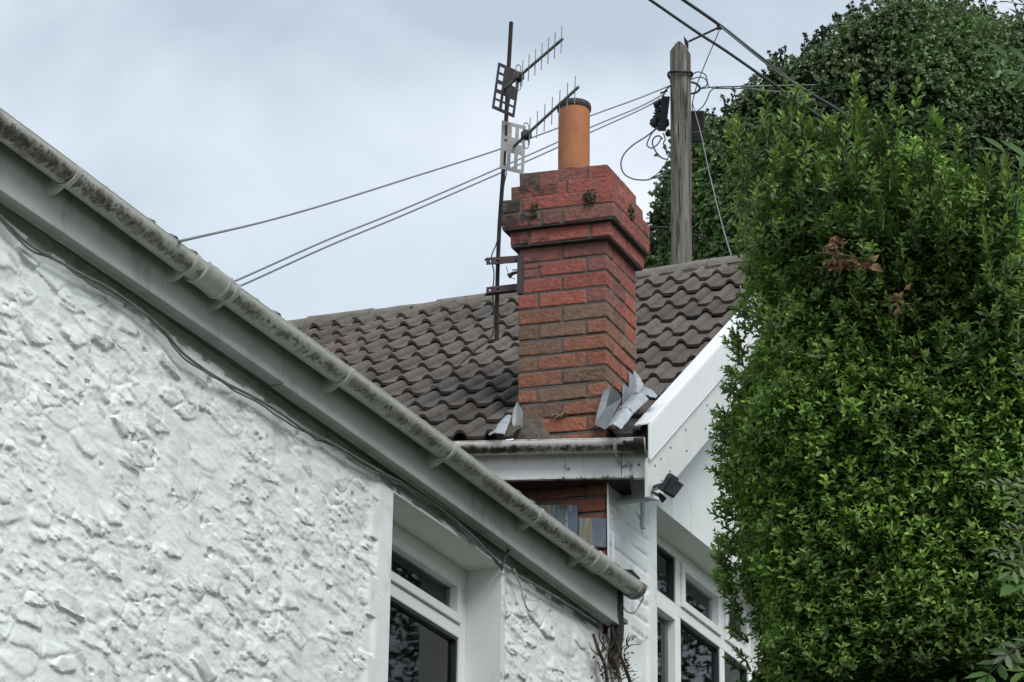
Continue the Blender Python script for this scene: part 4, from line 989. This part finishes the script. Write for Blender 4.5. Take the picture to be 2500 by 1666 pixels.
mb = MB(); mb.prism([P(1669, 88, PZ-.09), P(1681, 103, PZ-.09), P(1681, 122, PZ-.09), P(1672, 108, PZ-.09)], FW*.02); obj('metal_cap', mb, m_rust_and_shade, pole)
mb = MB(); a0 = P(1681, 102, PZ-.02); a1 = P(1756, 67, PZ-.05); mb.tube([a0, a1], .010, 8); mb.tube([a1+ZU*.02, a1-ZU*.02], .022, 8); obj('wire_arm', mb, m_rust_and_shade, pole)
mb = MB(); mb.box(P(1616, 235, PZ-.16), P(1636, 236, PZ-.16)-P(1616, 235, PZ-.16), FW*.12, P(1606, 318, PZ-.16)-P(1616, 235, PZ-.16)); 
for (x, y, r_) in ((1596, 300, .04), (1610, 285, .045), (1604, 255, .035), (1606, 268, .03), (1602, 290, .034), (1600, 305, .03), (1612, 250, .03), (1626, 300, .035), (1632, 325, .03)): lump(mb, P(x, y, PZ-.1), r_, 1.1, 5)
for x, y in ((1598, 262), (1596, 276), (1630, 222)): mb.tube([P(1612, y+6, PZ-.1), P(x, y, PZ-.12)], .008, 6)
obj('cable_splice_box', mb, m_black, pole, smooth=30, bevel=.006)
mb = MB(); a = P(1684, 272, PZ); mb.box(a-FW*.07, P(1718, 271, PZ)-a, FW*.14, P(1684, 341, PZ)-a); 
mb.box(P(1686, 322, PZ)-FW*.085, P(1719, 321, PZ)-P(1686, 322, PZ), FW*.15, P(1686, 350, PZ)-P(1686, 322, PZ)); obj('junction_box', mb, m_black, pole, bevel=.012)
mb = MB(); c_ = np.array([*ctr, P(1658, 203, PZ)[2]])
mb.tube([c_+np.array([math.cos(a)*.105, math.sin(a)*.105, .014*math.cos(a*2)]) for a in np.linspace(0, 2*math.pi, 25)], .012, 7)
lump(mb, P(1644, 198, PZ-.12), .035, 1, 5); lump(mb, P(1655, 207, PZ-.13), .05, .5, 6); lump(mb, P(1668, 198, PZ-.12), .02, 1, 5); obj('cable_band', mb, m_black, pole, smooth=50); mb = MB(); mb.tube([P(1646, 318, PZ-.1), P(1664, 332, PZ-.11), P(1685, 325, PZ-.1)], .012, 6)
obj('lower_band', mb, m_black, pole, smooth=50)
mb = MB()
for (x0, y0, x1, y1) in ((1632, 556, 1590, 555), (1684, 538, 1652, 552), (1686, 574, 1722, 578)): mb.tube([P(x0, y0, PZ-.05), P(x1, y1, PZ-.1)], .011, 7); lump(mb, P(x1, y1, PZ-.1), .014, 1, 4)
mb.tube([P(1632, 585, PZ-.1), P(1618, 568, PZ-.1), P(1606, 557, PZ-.1)], .006, 6)
obj('climbing_step', mb, m_rust_and_shade, pole)
# looped pole cables, all belonging to the pole
def pl(pts, r, m, name='looped_cable', n=10):
    q = [P(x, y, PZ-.13+(z[0] if z else 0)) for x, y, *z in pts]; mb = MB(); mb.tube(spline(q, n), r, 6); return obj(name, mb, m, pole, smooth='all')
pl([(1606, 310), (1580, 332), (1545, 355), (1523, 378), (1516, 402), (1524, 425), (1545, 437), (1570, 440), (1586, 438), (1605, 430), (1632, 418)], .0065, m_cableg)
pl([(1636, 372), (1625, 400), (1606, 424), (1590, 436), (1632, 430)], .005, m_cableg)
pl([(1610, 310), (1592, 325), (1580, 350), (1582, 358), (1592, 362), (1606, 352), (1616, 335)], .006, m_cableg)
pl([(1618, 340), (1608, 332), (1596, 338), (1593, 352), (1602, 372), (1616, 386), (1631, 390)], .0065, m_cableg)
pl([(1619, 325), (1624, 340), (1620, 352), (1630, 375)], .006, m_cableg)
pl([(1684, 190), (1694, 180), (1706, 176), (1722, 183), (1727, 200), (1732, 213), (1748, 215)], .0055, m_cableg)
pl([(1684, 196), (1700, 190), (1716, 190), (1726, 200), (1724, 210), (1710, 216)], .0055, m_cableg)
pl([(1684, 200), (1700, 205), (1709, 216), (1700, 226), (1684, 230)], .010, m_black)
pl([(1745, 214), (1733, 225), (1726, 243), (1716, 260), (1704, 270)], .0055, m_cableg)
pl([(1620, 236), (1622, 225), (1634, 212), (1646, 204)], .007, m_black)
pl([(1690, 270), (1692, 245), (1708, 190), (1757, 72)], .0055, m_cableg, 'stay_wire')
def wire(name, label, pts, r, m, grp=None, n=14):
    q = spline([p if isinstance(p, np.ndarray) else P(*p) for p in pts], n); mb = MB(); mb.tube(q, r, 6); return tag(obj(name, mb, m, smooth='all'), label, 'cable', grp)
def on_roof(x, y): return hit(x, y, WA(0, ZG, OG), nRA)+nRA*.03
print('wire ends', proj(on_roof(430, 606)), proj(on_roof(545, 700)))
WG_ = 'service wires from the pole to the cottage'
wire('overhead_wire', 'highest thin wire slanting down from the pole behind the upper aerial to the cottage roof', [(1642, 207, PZ-.1), (1560, 240, 26.), (1445, 282, 24.6), (1225, 363, 22), (1000, 435, 19.8), (800, 498, 18), (640, 543, 16.8), on_roof(430, 606)], .0062, m_cableg, WG_)
wire('overhead_wire', 'middle thin wire slanting from the pole splice box to the cottage roof', [(1624, 228, PZ-.1), (1560, 262, 26.), (1445, 310, 24.6), (1282, 383, 22.5), (1000, 505, 19.6), (800, 586, 18), (575, 686, 16.2), on_roof(545, 700)], .0058, m_cableg, WG_)
wire('overhead_wire', 'lowest thin wire with a dangling scrap running to the cottage roof', [(1612, 243, PZ-.1), (1560, 270, 26.), (1445, 322, 24.6), (1282, 396, 22.5), (1000, 519, 19.6), (800, 602, 18), (583, 700, 16.2), on_roof(553, 714)], .0058, m_cableg, WG_)
WT = 'thick overhead power cables'
wire('overhead_cable', 'thick black overhead cable, the lower left of the pair crossing the pole top', [(-600, -1500, 20.), (900, -480, 23.), (1500, -60, 24.5), (1590, 2, 24.7), (1700, 78, 25.2), (1780, 130, 25.6), (1925, 232, 26), (2010, 292, 26.3), (2300, 500, 27), (3600, 1300, 30)], .0135, m_cable, WT)
wire('overhead_cable', 'thickest black overhead cable with frayed lashing, held by the pole arm', [(-500, -1500, 22.), (980, -480, 25.), (1580, -60, 26.4), (1668, 0, 26.5), (1757, 62, PZ-.1), (1850, 135, 27), (1950, 210, 27.2), (2075, 286, 27.4), (2400, 480, 28), (3800, 1250, 31)], .0165, m_cable, WT)
wire('overhead_wire', 'thin wire lashed under the thickest black overhead cable', [(1757, 64, PZ-.12), (1860, 148, 26.9), (1915, 188, 27), (1960, 216, 27.1)], .007, m_cableg)
wire('overhead_wire', 'upper of two level wires going right from the pole into the ivy', [(1708, 217, PZ-.1), (1745, 213, PZ-.1), (1830, 211, PZ-.3), (1920, 209, PZ+1.5), (2060, 207, PZ+5)], .0062, m_cableg, 'level wires right of the pole')
wire('overhead_wire', 'lower of two level wires going right from the pole, with a small knot', [(1745, 216, PZ-.1), (1830, 217, PZ-.3), (1860, 221, PZ-.3), (1925, 225, PZ+1.5), (2060, 228, PZ+5)], .0062, m_cableg, 'level wires right of the pole')
wire('overhead_wire', 'pale thin wire dropping from the pole junction box to the white gable', [(1690, 250, PZ-.15), (1697, 275, PZ-.2), (1712, 330, 25.), (1730, 415, 23.5), (1762, 545, 21), (1790, 640, 19), (1812, 716, 17.4)], .0042, m_cableg)

# ================================================================== greenery
def leafset(p, d, up, L_, W_, fold=.25):
    """p base (n,3), d direction, up normal -> folded leaf with 6 points"""
    s = np.cross(d, up); s /= np.linalg.norm(s, axis=1)[:, None]+1e-9; n_ = np.cross(s, d)
    L_ = L_[:, None]; W_ = W_[:, None]
    tip = p+d*L_-n_*L_*.12; m1 = p+d*L_*.45
    V = np.stack([p, m1+s*W_+n_*W_*fold*2, tip, m1-s*W_+n_*W_*fold*2, m1], 1)
    return V
LF = ((0, 4, 1), (4, 2, 1), (0, 3, 4), (4, 3, 2))
def leafround(p, d, up, L_, W_, fold=.25):
    s = np.cross(d, up); s /= np.linalg.norm(s, axis=1)[:, None]+1e-9; n_ = np.cross(s, d); L_ = L_[:, None]; W_ = W_[:, None]
    dr = -n_*L_*.10; e_ = n_*W_*fold*1.6
    return np.stack([p, p+d*L_*.28+s*W_*.86+e_, p+d*L_*.66+s*W_*.84+e_+dr*.4, p+d*L_+dr, p+d*L_*.66-s*W_*.84+e_+dr*.4, p+d*L_*.28-s*W_*.86+e_, p+d*L_*.48+dr*.2], 1)
LR = ((0, 6, 1), (1, 6, 2), (2, 6, 3), (3, 6, 4), (4, 6, 5), (5, 6, 0))
def rnd_unit(n): v = rng.normal(size=(n, 3)); return v/np.linalg.norm(v, axis=1)[:, None]
def unit(v): return v/(np.linalg.norm(v, axis=1)[:, None]+1e-9)

# --- the big privet hedge, right of the white house
HZ = 12.0
left_px = [(290, 1815), (340, 1800), (450, 1812), (533, 1828), (640, 1842), (700, 1842), (760, 1828), (850, 1806), (950, 1796), (1050, 1775), (1150, 1765), (1250, 1774), (1330, 1778), (1380, 1778), (1450, 1790), (1560, 1806), (1666, 1800)]
lz = np.array([P(x, y, HZ)[2] for y, x in left_px])[::-1]; lx = np.array([P(x, y, HZ)[0] for y, x in left_px])[::-1]+.17
top_px = [(1780, 345), (1830, 285), (1920, 275), (2080, 300), (2200, 320), (2330, 380), (2450, 440), (2600, 470), (3000, 480)]
tx = np.array([P(x, y, HZ)[0] for x, y in top_px]); tz = np.array([P(x, y, HZ)[2] for x, y in top_px])
HY = P(2100, 833, HZ)[1]
def hedge_d(p, noise=True):
    x, y, z = p[:, 0], p[:, 1], p[:, 2]
    xl = np.interp(z, lz, lx); xl = np.where(z < lz[0], lx[0]-.05, xl)
    zt_ = np.interp(x, tx, tz)
    back = ss(1.9, 2.35, x)*.55                      # right part steps back
    a = (x-xl); b_ = (zt_-z)*.8; c_ = y-(HY-.15+back+.18*np.abs(z-6)*.3); d_ = (HY+1.3)-y
    k = .16
    m = -k*np.log(np.exp(-a/k)+np.exp(-b_/k)+np.exp(-c_/k)+np.exp(-d_/k))+k*.4
    if noise: m = m+.27*(fbm3(p, 2.2, 3, 3)-.5)+.22*(fbm3(p, 7.5, 2, 13)-.5)
    return m
hedge = thing('privet_hedge', 'tall glossy green hedge covering the right side of the white gable', 'hedge', [P(2100, 833, HZ)[0], HY+.5, 0])
def sample_shell(dfun, lo, hi, n, dmax, dmin=0., bias=1.5):
    out_ = []; got = 0
    while got < n:
        p = rng.uniform(lo, hi, (400000, 3)); d = dfun(p); k = (d > dmin) & (d < dmax) & (rng.random(len(p)) < (1-(d-dmin)/(dmax-dmin))**bias); p = p[k]; out_.append(p); got += len(p)
        if not len(p): break
    return np.vstack(out_)[:n]
def grad(dfun, p, e_=.03):
    g_ = np.stack([dfun(p+np.eye(3)[i]*e_)-dfun(p-np.eye(3)[i]*e_) for i in range(3)], 1); return -unit(g_)
zlow = P(2000, 1800, HZ)[2]
def shoots(ps, nr, npairs, Lm, seedcol, upb=.75, spread=.5, jit=.35, gap=.020):
    """upright leafy shoots: pairs of leaves set crosswise along a stem"""
    n = len(ps); ax_ = unit(nr*spread+np.array([0, 0, upb])+rng.normal(size=(n, 3))*jit)
    s1 = unit(np.cross(ax_, rnd_unit(n))); s2 = np.cross(ax_, s1); Vs = []; cs_ = []
    stems = []
    for k in range(npairs):
        f_ = (k+.5)/npairs
        c_ = ps+ax_*(k*gap*rng.uniform(.8, 1.2, n))[:, None]
        sd = s1 if k % 2 == 0 else s2
        for sg in (1, -1):
            el = .35+.6*f_
            d = unit(sd*sg+ax_*el+rng.normal(size=(n, 3))*.22)
            L1 = Lm*rng.uniform(.65, 1.3, n)*(1-.35*f_*(k == npairs-1)); Vs.append(leafround(c_, d, unit(ax_+.3*rnd_unit(n)), L1, L1*.25))
            young = seedcol[1]-seedcol[0]
            t = np.clip(f_**2*.75+rng.normal(size=n)*.18, 0, 1)[:, None]; cs_.append(seedcol[0]+young*t)
    return np.vstack(Vs), np.vstack(cs_)
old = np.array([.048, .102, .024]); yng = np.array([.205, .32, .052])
lo = np.array([lx.min()-.15, HY-.8, zlow]); hi = np.array([2.25, HY+.75, 7.9])
ps = sample_shell(lambda p: hedge_d(p), lo, hi, 22000, .17, -.03, .9)
nr = grad(lambda p: hedge_d(p), ps)
vis = (nr[:, 1] < .25); ps, nr = ps[vis], nr[vis]
# patches where young growth is brighter
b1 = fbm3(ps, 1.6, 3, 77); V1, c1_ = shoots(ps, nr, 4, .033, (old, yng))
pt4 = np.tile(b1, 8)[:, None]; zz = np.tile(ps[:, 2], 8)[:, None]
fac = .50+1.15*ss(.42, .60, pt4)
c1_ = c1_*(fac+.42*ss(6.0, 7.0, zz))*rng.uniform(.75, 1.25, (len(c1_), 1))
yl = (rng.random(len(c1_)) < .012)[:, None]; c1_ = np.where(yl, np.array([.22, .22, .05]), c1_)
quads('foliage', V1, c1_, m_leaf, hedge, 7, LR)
# coarser foliage below the frame and behind
ps = sample_shell(lambda p: hedge_d(p), np.array([lx.min()-.2, HY-.9, .05]), np.array([3.1, HY+1.3, zlow]), 2500, .2); nr = grad(lambda p: hedge_d(p), ps)
V2, c2_ = shoots(ps, nr, 3, .075, (old, yng*.8)); quads('lower_foliage', V2, c2_, m_leaf, hedge, 7, LR)
ps = sample_shell(lambda p: hedge_d(p), np.array([2.25, HY-.8, zlow]), np.array([3.6, HY+1.3, 7.9]), 3200, .2); nr = grad(lambda p: hedge_d(p), ps)
V2, c2_ = shoots(ps, nr, 3, .06, (old, yng*.8)); quads('outer_foliage', V2, c2_, m_leaf, hedge, 7, LR)
# tall free shoots at the top, long leaves on visible stems
st = MB(); Vt = []; ct = []
def tall(px, py, hpx, lean=0., Z=HZ-.05, n=9, Lm=.062, tint=1., young=None):
    base_ = P(px, py, Z); tip = P(px+lean, py-hpx, Z+random.uniform(-.1, .1)); pts = spline([base_, (base_+tip)/2+np.array([random.uniform(-.02, .02), 0, 0]), tip], 6)
    st.tube(pts, np.linspace(.005, .0015, len(pts)), 5); ax = nrm(tip-base_); s1 = nrm(np.cross(ax, rng.normal(size=3))); s2 = np.cross(ax, s1)
    for k in range(n):
        f_ = (k+.6)/n; c_ = base_+(tip-base_)*f_; sdv = s1 if k % 2 else s2
        for sg in (1, -1):
            d = nrm(sdv*sg*(1.1-.6*f_)+ax*(.45+.5*f_)+rng.normal(size=3)*.12); L1 = Lm*random.uniform(.75, 1.2)*(1-.45*f_**2)
            Vt.append(leafset(c_[None], d[None], nrm(ax+.2*rng.normal(size=3))[None], np.array([L1]), np.array([L1*.22])))
            t = min(1, max(0, f_**1.6+random.gauss(0, .12))); ct.append((old*1.3+(yng*1.15-old*1.3)*t)*tint)
for (x, y, h_, l) in ((1812, 470, 175, -12), (1800, 380, 90, -4), (1930, 330, 130, -8), (1955, 300, 60, 14), (2085, 300, 115, 2), (2095, 340, 100, 10), (2170, 330, 110, 6), (2180, 360, 90, 20), (2228, 330, 130, 12), (2262, 340, 70, 22), (2120, 330, 80, -16), (2290, 380, 80, 8), (2335, 420, 110, 6), (1880, 350, 70, -20), (2015, 350, 60, 8), (1945, 260, 45, 4), (2460, 470, 90, -8), (2490, 500, 120, 4), (2400, 460, 80, 10)): tall(x, y, h_, l)
for i in range(150):
    x = random.uniform(1825, 2480); yt = np.interp(x, [q[0] for q in top_px], [q[1] for q in top_px]); y = yt+random.uniform(0, 240); tall(x, y+40, random.uniform(50, 105), random.uniform(-16, 18), HZ-.12-random.uniform(0, .12), 7, .055, random.uniform(.6, 1.15))
# sprigs poking out on the left edge
for i in range(150):
    y = random.uniform(300, 1680); x = np.interp(y, [q[0] for q in left_px], [q[1] for q in left_px])+random.uniform(-6, 22)
    tall(x, y, random.uniform(14, 34), random.uniform(-44, -14), HZ+random.uniform(-.05, .45), 5, .038, random.uniform(.7, 1.2))
for i in range(26):
    y = random.uniform(1330, 1460); x = 1778+random.uniform(-10, 20); tall(x, y, random.uniform(20, 45), random.uniform(-44, -14), HZ-.1, 6, .036, 1.25)
for i in range(650):                                   # bright young tips over the face
    x = random.uniform(1800, 2500); y = random.uniform(420, 1680)
    if vn(np.array([x*.006]), np.array([y*.006]), 9)[0] < .45: continue
    tall(x, y, random.uniform(18, 50), random.uniform(-20, 14), HZ-.26-random.uniform(-.1, .12), 5, .040, random.uniform(.7, 1.15))
quads('young_shoots', np.vstack(Vt), np.array(ct), m_leaf, hedge, 5, LF)
obj('twigs', st, mat('green_twig', (.07, .09, .03), .7, .2, 20), hedge, smooth='all')['kind'] = 'stuff'
# dead brown sprig
st = MB(); Vd = []; cdl = []
for (x, y, n_, sx, sy) in ((2042, 600, 22, 12, 22), (2060, 640, 30, 34, 16), (2125, 645, 16, 26, 10), (2030, 640, 8, 8, 8), (2195, 740, 10, 12, 16)):
    for i in range(n_):
        p = P(x+random.gauss(0, sx*.6), y+random.gauss(0, sy*.6), HZ-.36); d = nrm(rng.normal(size=3)+np.array([0, -.3, -.4])); L1 = random.uniform(.025, .05)
        Vd.append(leafset(p[None], d[None], nrm(rng.normal(size=3))[None], np.array([L1]), np.array([L1*.28]), .5)); cdl.append(np.array(random.choice([(.36, .20, .10), (.28, .15, .08), (.42, .27, .15), (.15, .085, .05)])))
quads('dead_leaves', np.vstack(Vd), np.array(cdl), m_dead, hedge, 5, LF)
st.tube(spline([P(1990, 617, HZ-.38), P(2040, 621, HZ-.42), P(2090, 630, HZ-.38), P(2150, 650, HZ-.3)], 6), .0035, 6); st.tube(spline([P(2035, 588, HZ-.40), P(2046, 630, HZ-.42), P(2050, 690, HZ-.35)], 6), .003, 6); obj('dead_twig', st, m_bark, hedge)
# inner mass: shrunken solid so no light leaks through
def blob_core(name, centres, parent, m):
    mb = MB()
    for c_, r_ in centres:
        n = 14; V = []
        for i in range(n+1):
            for j in range(2*n):
                a = math.pi*i/n; b_ = math.pi*j/n; d = np.array([math.sin(a)*math.cos(b_), math.sin(a)*math.sin(b_), math.cos(a)]); V.append(d)
        V = np.array(V); nn = fbm3(V*2+np.asarray(c_), 1.4, 3, 5)[:, None]; V = np.asarray(c_)+V*np.asarray(r_)*(.85+.3*nn)
        mb.add(V, [(i*2*n+j, (i+1)*2*n+j, (i+1)*2*n+(j+1) % (2*n), i*2*n+(j+1) % (2*n)) for i in range(n) for j in range(2*n)])
    return obj(name, mb, m, parent, smooth='all')
cen = []
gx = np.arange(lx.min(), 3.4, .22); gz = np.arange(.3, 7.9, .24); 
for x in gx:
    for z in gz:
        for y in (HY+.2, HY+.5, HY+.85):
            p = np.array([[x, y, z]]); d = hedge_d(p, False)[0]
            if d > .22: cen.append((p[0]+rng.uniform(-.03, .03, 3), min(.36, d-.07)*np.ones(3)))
print('core blobs', len(cen))
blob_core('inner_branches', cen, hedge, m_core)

# --- ivy-clad tree behind the pole
IZ = 31.
ivy = thing('ivy_tree', 'big rounded tree smothered in dark ivy behind the pole and hedge', 'tree', [*P(2150, 600, IZ)[:2], 0])
sph = [(2250, 335, 318), (2070, 425, 292), (1905, 560, 288), (1765, 690, 205), (2540, 420, 340), (2150, 800, 420), (1850, 900, 250), (2450, 900, 400), (1620, 720, 110)]
pm = IZ/F; SC = np.array([P(x, y, IZ+(.5 if i > 4 else 0)+.15*i) for i, (x, y, r) in enumerate(sph)]); SR_ = np.array([r*pm for *_, r in sph])
def ivy_d(p):
    d = np.max(SR_[None]-np.linalg.norm(p[:, None]-SC[None], axis=2), axis=1)
    return d+.55*(fbm3(p, 1.3, 3, 5)-.5)+.28*(fbm3(p, 4.5, 2, 6)-.5)
def ivy_vis(p):
    d = ivy_d(p); q = p-CAM; z = q@FW; x_ = CX+F*(q@RT)/z; y_ = CY-F*(q@UP)/z
    return np.where((x_ > 1540) & (x_ < 2540) & (y_ < 720) & (y_ > -40), d, -9.)
ps = sample_shell(ivy_vis, SC.min(0)-1.8, SC.max(0)+1.8, 190000, .30, -.03, 1.1); nr = grad(ivy_d, ps, .06)
k = (nr[:, 1] < .15); ps, nr = ps[k], nr[k]; n = len(ps)
d = unit(nr*.5+np.array([0, 0, -.15])+rnd_unit(n)*.8); L1 = rng.uniform(.042, .08, n)
V = leafset(ps, d, unit(nr+np.array([0, 0, .8])+.4*rnd_unit(n)), L1, L1*.42, .12)
t = fbm3(ps, 1.7, 3, 8)[:, None]; c_ = np.array([.072, .125, .044])*(.45+2.0*ss(.42, .60, t))*rng.uniform(.6, 1.5, (n, 1)); bz = (rng.random(n) < .05)[:, None]; c_ = np.where(bz, np.array([.14, .12, .05]), c_)
quads('crown', V, c_, m_ivy, ivy, 5, LF)
def ivy_rest(p):
    d = ivy_d(p); q = p-CAM; z = q@FW; x_ = CX+F*(q@RT)/z; y_ = CY-F*(q@UP)/z
    return np.where((x_ > 1540) & (x_ < 2540) & (y_ < 720) & (y_ > -40), -9., d)
ps3 = sample_shell(ivy_rest, SC.min(0)-1.8, SC.max(0)+1.8, 45000, .30, -.03, 1.1); nr3 = grad(ivy_d, ps3, .06); k = nr3[:, 1] < .3; ps3, nr3 = ps3[k], nr3[k]; n = len(ps3)
V3 = leafset(ps3, unit(nr3*.5+rnd_unit(n)*.8), unit(nr3+np.array([0, 0, .8])+.4*rnd_unit(n)), rng.uniform(.10, .17, n), rng.uniform(.04, .07, n), .12); quads('outer_crown', V3, np.array([.05, .09, .032])*rng.uniform(.5, 1.6, (n, 1)), m_ivy, ivy, 5, LF)
# flower heads: small pale umbels on short stalks
ps2 = sample_shell(ivy_vis, SC.min(0)-1.8, SC.max(0)+1.8, 7000, .05, -.10); nr2 = grad(ivy_d, ps2, .06); k = nr2[:, 1] < .3; ps2, nr2 = ps2[k], nr2[k]; n = len(ps2)
c0 = ps2+unit(nr2+np.array([0, 0, .5]))*rng.uniform(.0, .10, n)[:, None]; Vs = []; 
for q in range(9):
    dd = unit(rnd_unit(n)+np.array([0, 0, .35])+nr2*.3); Vs.append(leafset(c0, dd, rnd_unit(n), np.full(n, .038), np.full(n, .013), .1))
V = np.vstack(Vs); c_ = np.tile(np.array([.17, .23, .11])*rng.uniform(.6, 1.3, (n, 1)), (9, 1)); quads('flower_heads', V, c_, m_ivy, ivy, 5, LF)
# outline sprigs
mb = MB(); Vs = []; cs_ = []
for i in range(330):
    j = random.choice([0, 0, 1, 1, 2, 2, 3, 4, 8]); a = random.uniform(math.pi*.5, math.pi*1.05) if j != 4 else random.uniform(.3, 2.)*1.
    if j == 0: a = random.uniform(.3*math.pi, .95*math.pi)
    x = sph[j][0]+sph[j][2]*1.0*math.cos(a); y = sph[j][1]-sph[j][2]*1.0*math.sin(a)
    zc = proj(SC[j])[2]; p0 = P(x, y, zc); l = random.uniform(.04, .30); p1 = p0+UP*l+RT*random.uniform(-.08, .06)
    mb.tube([p0-UP*.15, p0, p1], .004, 4)
    for q in range(14):
        f_ = random.random(); Vs.append(leafset((p0+(p1-p0)*f_)[None], nrm(rng.normal(size=3)+np.array([0, 0, .3]))[None], rnd_unit(1), np.array([.05]), np.array([.018]), .1)); cs_.append(np.array([.05, .075, .03])*random.uniform(.6, 1.4))
    for q in range(14): Vs.append(leafset(p1[None], nrm(rng.normal(size=3)+np.array([0, 0, .4]))[None], rnd_unit(1), np.array([.032]), np.array([.010]), .1)); cs_.append(np.array([.12, .14, .10]))
quads('outer_sprigs', np.vstack(Vs), np.array(cs_), m_ivy, ivy, 5, LF); obj('sprig_stalks', mb, m_bark, ivy)['kind'] = 'stuff'
blob_core('inner_branches', [(SC[i], np.ones(3)*(SR_[i]-.42)) for i in range(len(sph)) if SR_[i] > .5], ivy, m_core)
mb = MB(); b0 = P(2150, 900, IZ+.6); mb.tube([[b0[0], b0[1], 0], [b0[0]+.1, b0[1], 5], b0, SC[0]], [.5, .4, .3, .15], 12); obj('trunk', mb, m_bark, ivy)

# --- ash sprays reaching in from the right, close to the viewer
ash = thing('ash_tree', 'near ash branches with large bright leaflets reaching in from the right edge', 'tree', [3.9, 6.6, 0])
mb = MB(); tb = np.array(ash.location); mb.tube(spline([tb, tb+[.05, 0, 3], tb+[-.05, 0, 6], tb+[0, .1, 9]], 6), np.linspace(.085, .03, 19), 12); Vs = []; cs_ = []
AZ = 7.0
def frond(base_, tip, npair, L1, col, droop=.0, Z=AZ, w_=.30):
    b_ = P(*base_, Z); t_ = P(*tip, Z-.05); mid = (b_+t_)/2+ZU*droop; pts = spline([b_, mid, t_], 8); mb.tube(pts, np.linspace(.003, .001, len(pts)), 5)
    ax = unit(np.gradient(pts, axis=0)); 
    for k in range(npair):
        f_ = .22+.72*k/max(1, npair-1); i = min(len(pts)-1, int(f_*(len(pts)-1))); c_ = pts[i]; a = ax[i]; s = nrm(np.cross(a, -FW+ZU*.6))
        for sg in (1, -1):
            d = nrm(s*sg+a*.55+ZU*-.15+rng.normal(size=3)*.1); l = L1*random.uniform(.85, 1.12); Vs.append(leafround(c_[None], d[None], nrm(np.cross(s, a)*sg*1+.0*ZU+rng.normal(size=3)*.15+np.array([0, -.4, .8]))[None], np.array([l]), np.array([l*w_*.75]), .12)); cs_.append(np.array(col)*random.uniform(.8, 1.2))
    Vs.append(leafround(t_[None], nrm(t_-mid)[None], nrm(np.array([0, -.6, .8]))[None], np.array([L1*1.1]), np.array([L1*w_*.75]), .12)); cs_.append(np.array(col))
G1 = (.075, .15, .035); G2 = (.13, .16, .10); G3 = (.10, .17, .04)
frond((2560, 165), (2455, 142), 3, .062, G1); frond((2570, 400), (2448, 372), 3, .068, G1); frond((2600, 130), (2500, 190), 3, .055, G1)
frond((2540, 20), (2475, 8), 3, .045, (.05, .07, .04)); frond((2560, 60), (2490, 45), 3, .045, (.05, .07, .04))
frond((2540, 1185), (2400, 1184), 6, .024, G2, .004); frond((2540, 1150), (2470, 1222), 5, .032, G3); frond((2540, 1300), (2465, 1292), 4, .030, G2)
frond((2540, 1360), (2470, 1395), 4, .045, G3, w_=.25); frond((2560, 1400), (2500, 1425), 2, .075, G1, w_=.42); frond((2540, 1490), (2508, 1480), 2, .05, G3)
frond((2520, 1560), (2455, 1600), 3, .040, G2); frond((2480, 1580), (2410, 1650), 3, .055, G1); frond((2560, 1590), (2500, 1640), 3, .05, G3); frond((2540, 1330), (2440, 1350), 4, .03, G2); frond((2520, 760), (2500, 770), 2, .03, G3)
frond((2540, 1260), (2490, 1240), 3, .035, G2); frond((2540, 700), (2485, 640), 3, .035, G3, Z=9.)
for (x, y) in ((2560, 165), (2570, 400), (2600, 130), (2540, 20), (2540, 1185), (2540, 1300), (2540, 1360), (2560, 1400), (2520, 1560), (2480, 1580), (2560, 1590)):
    a = P(x, y, AZ); z_ = a[2]-.3; q = np.array([tb[0], tb[1], z_]); mb.tube(spline([a, a*.6+q*.4+ZU*.12, q], 6), np.linspace(.003, .013, 13), 6)
if 0: mb.tube(spline([P(2408, 1640, AZ+.1), P(2425, 1480, AZ+.1), P(2436, 1340, AZ+.1), P(2432, 1290, AZ+.1)], 6), .003, 5)
quads('leaflets', np.vstack(Vs), np.array(cs_), mat('ash_leaf', attr=True, rough=.5, var=0, transl=.3, spec=.4), ash, 7, LR); obj('branch', mb, m_bark, ash, smooth='all')
# a fuller crown above and right of the frame for this tree
ps = rng.normal(size=(5000, 3))*np.array([.8, .9, 1.2])+np.array([tb[0]+.3, tb[1]+.2, 8.0]); pr_ = np.array([proj(p)[:2] for p in ps]); k = pr_[:, 0] > 2600; ps = ps[k]; n = len(ps)
V = leafset(ps, unit(rnd_unit(n)+np.array([0, 0, -.3])), unit(rnd_unit(n)+np.array([0, 0, 1])), rng.uniform(.05, .08, n), rng.uniform(.012, .018, n)); quads('crown', V, np.array(G1)*rng.uniform(.6, 1.2, (n, 1)), m_leaf, ash, 5, LF)

# --- broad tree across the garden, out of frame to the right: the panes mirror it
syc = thing('garden_tree', 'broad dark tree seen only as a reflection in the window panes', 'tree', [8.2, 18.5, 0])
tl = np.array(syc.location); mb = MB(); mb.tube(spline([tl, tl+[.1, 0, 3], tl+[0, .1, 6], tl+[.2, 0, 10]], 5), np.linspace(.4, .12, 16), 12); obj('trunk', mb, m_bark, syc, smooth='all')
cs4 = [(tl+np.array([random.uniform(-2.6, 3), random.uniform(-2, 2.5), random.uniform(4.2, 13)]), random.uniform(1.3, 2.1)) for _ in range(34)]
cs4 = [(c_, r_) for c_, r_ in cs4 if proj(c_)[0]-r_*F/proj(c_)[2] > 2700]
Vs = []
for c_, r_ in cs4:
    n = 3200; d = rnd_unit(n); p = c_+d*r_*rng.uniform(.5, 1.1, n)[:, None]; Vs.append(leafset(p, unit(d+rnd_unit(n)), unit(d+rnd_unit(n)*.5), rng.uniform(.045, .085, n), rng.uniform(.016, .03, n)))
V = np.vstack(Vs); quads('crown', V, np.array([.085, .13, .055])*rng.uniform(.5, 1.6, (len(V), 1)), m_ivy, syc, 5, LF)
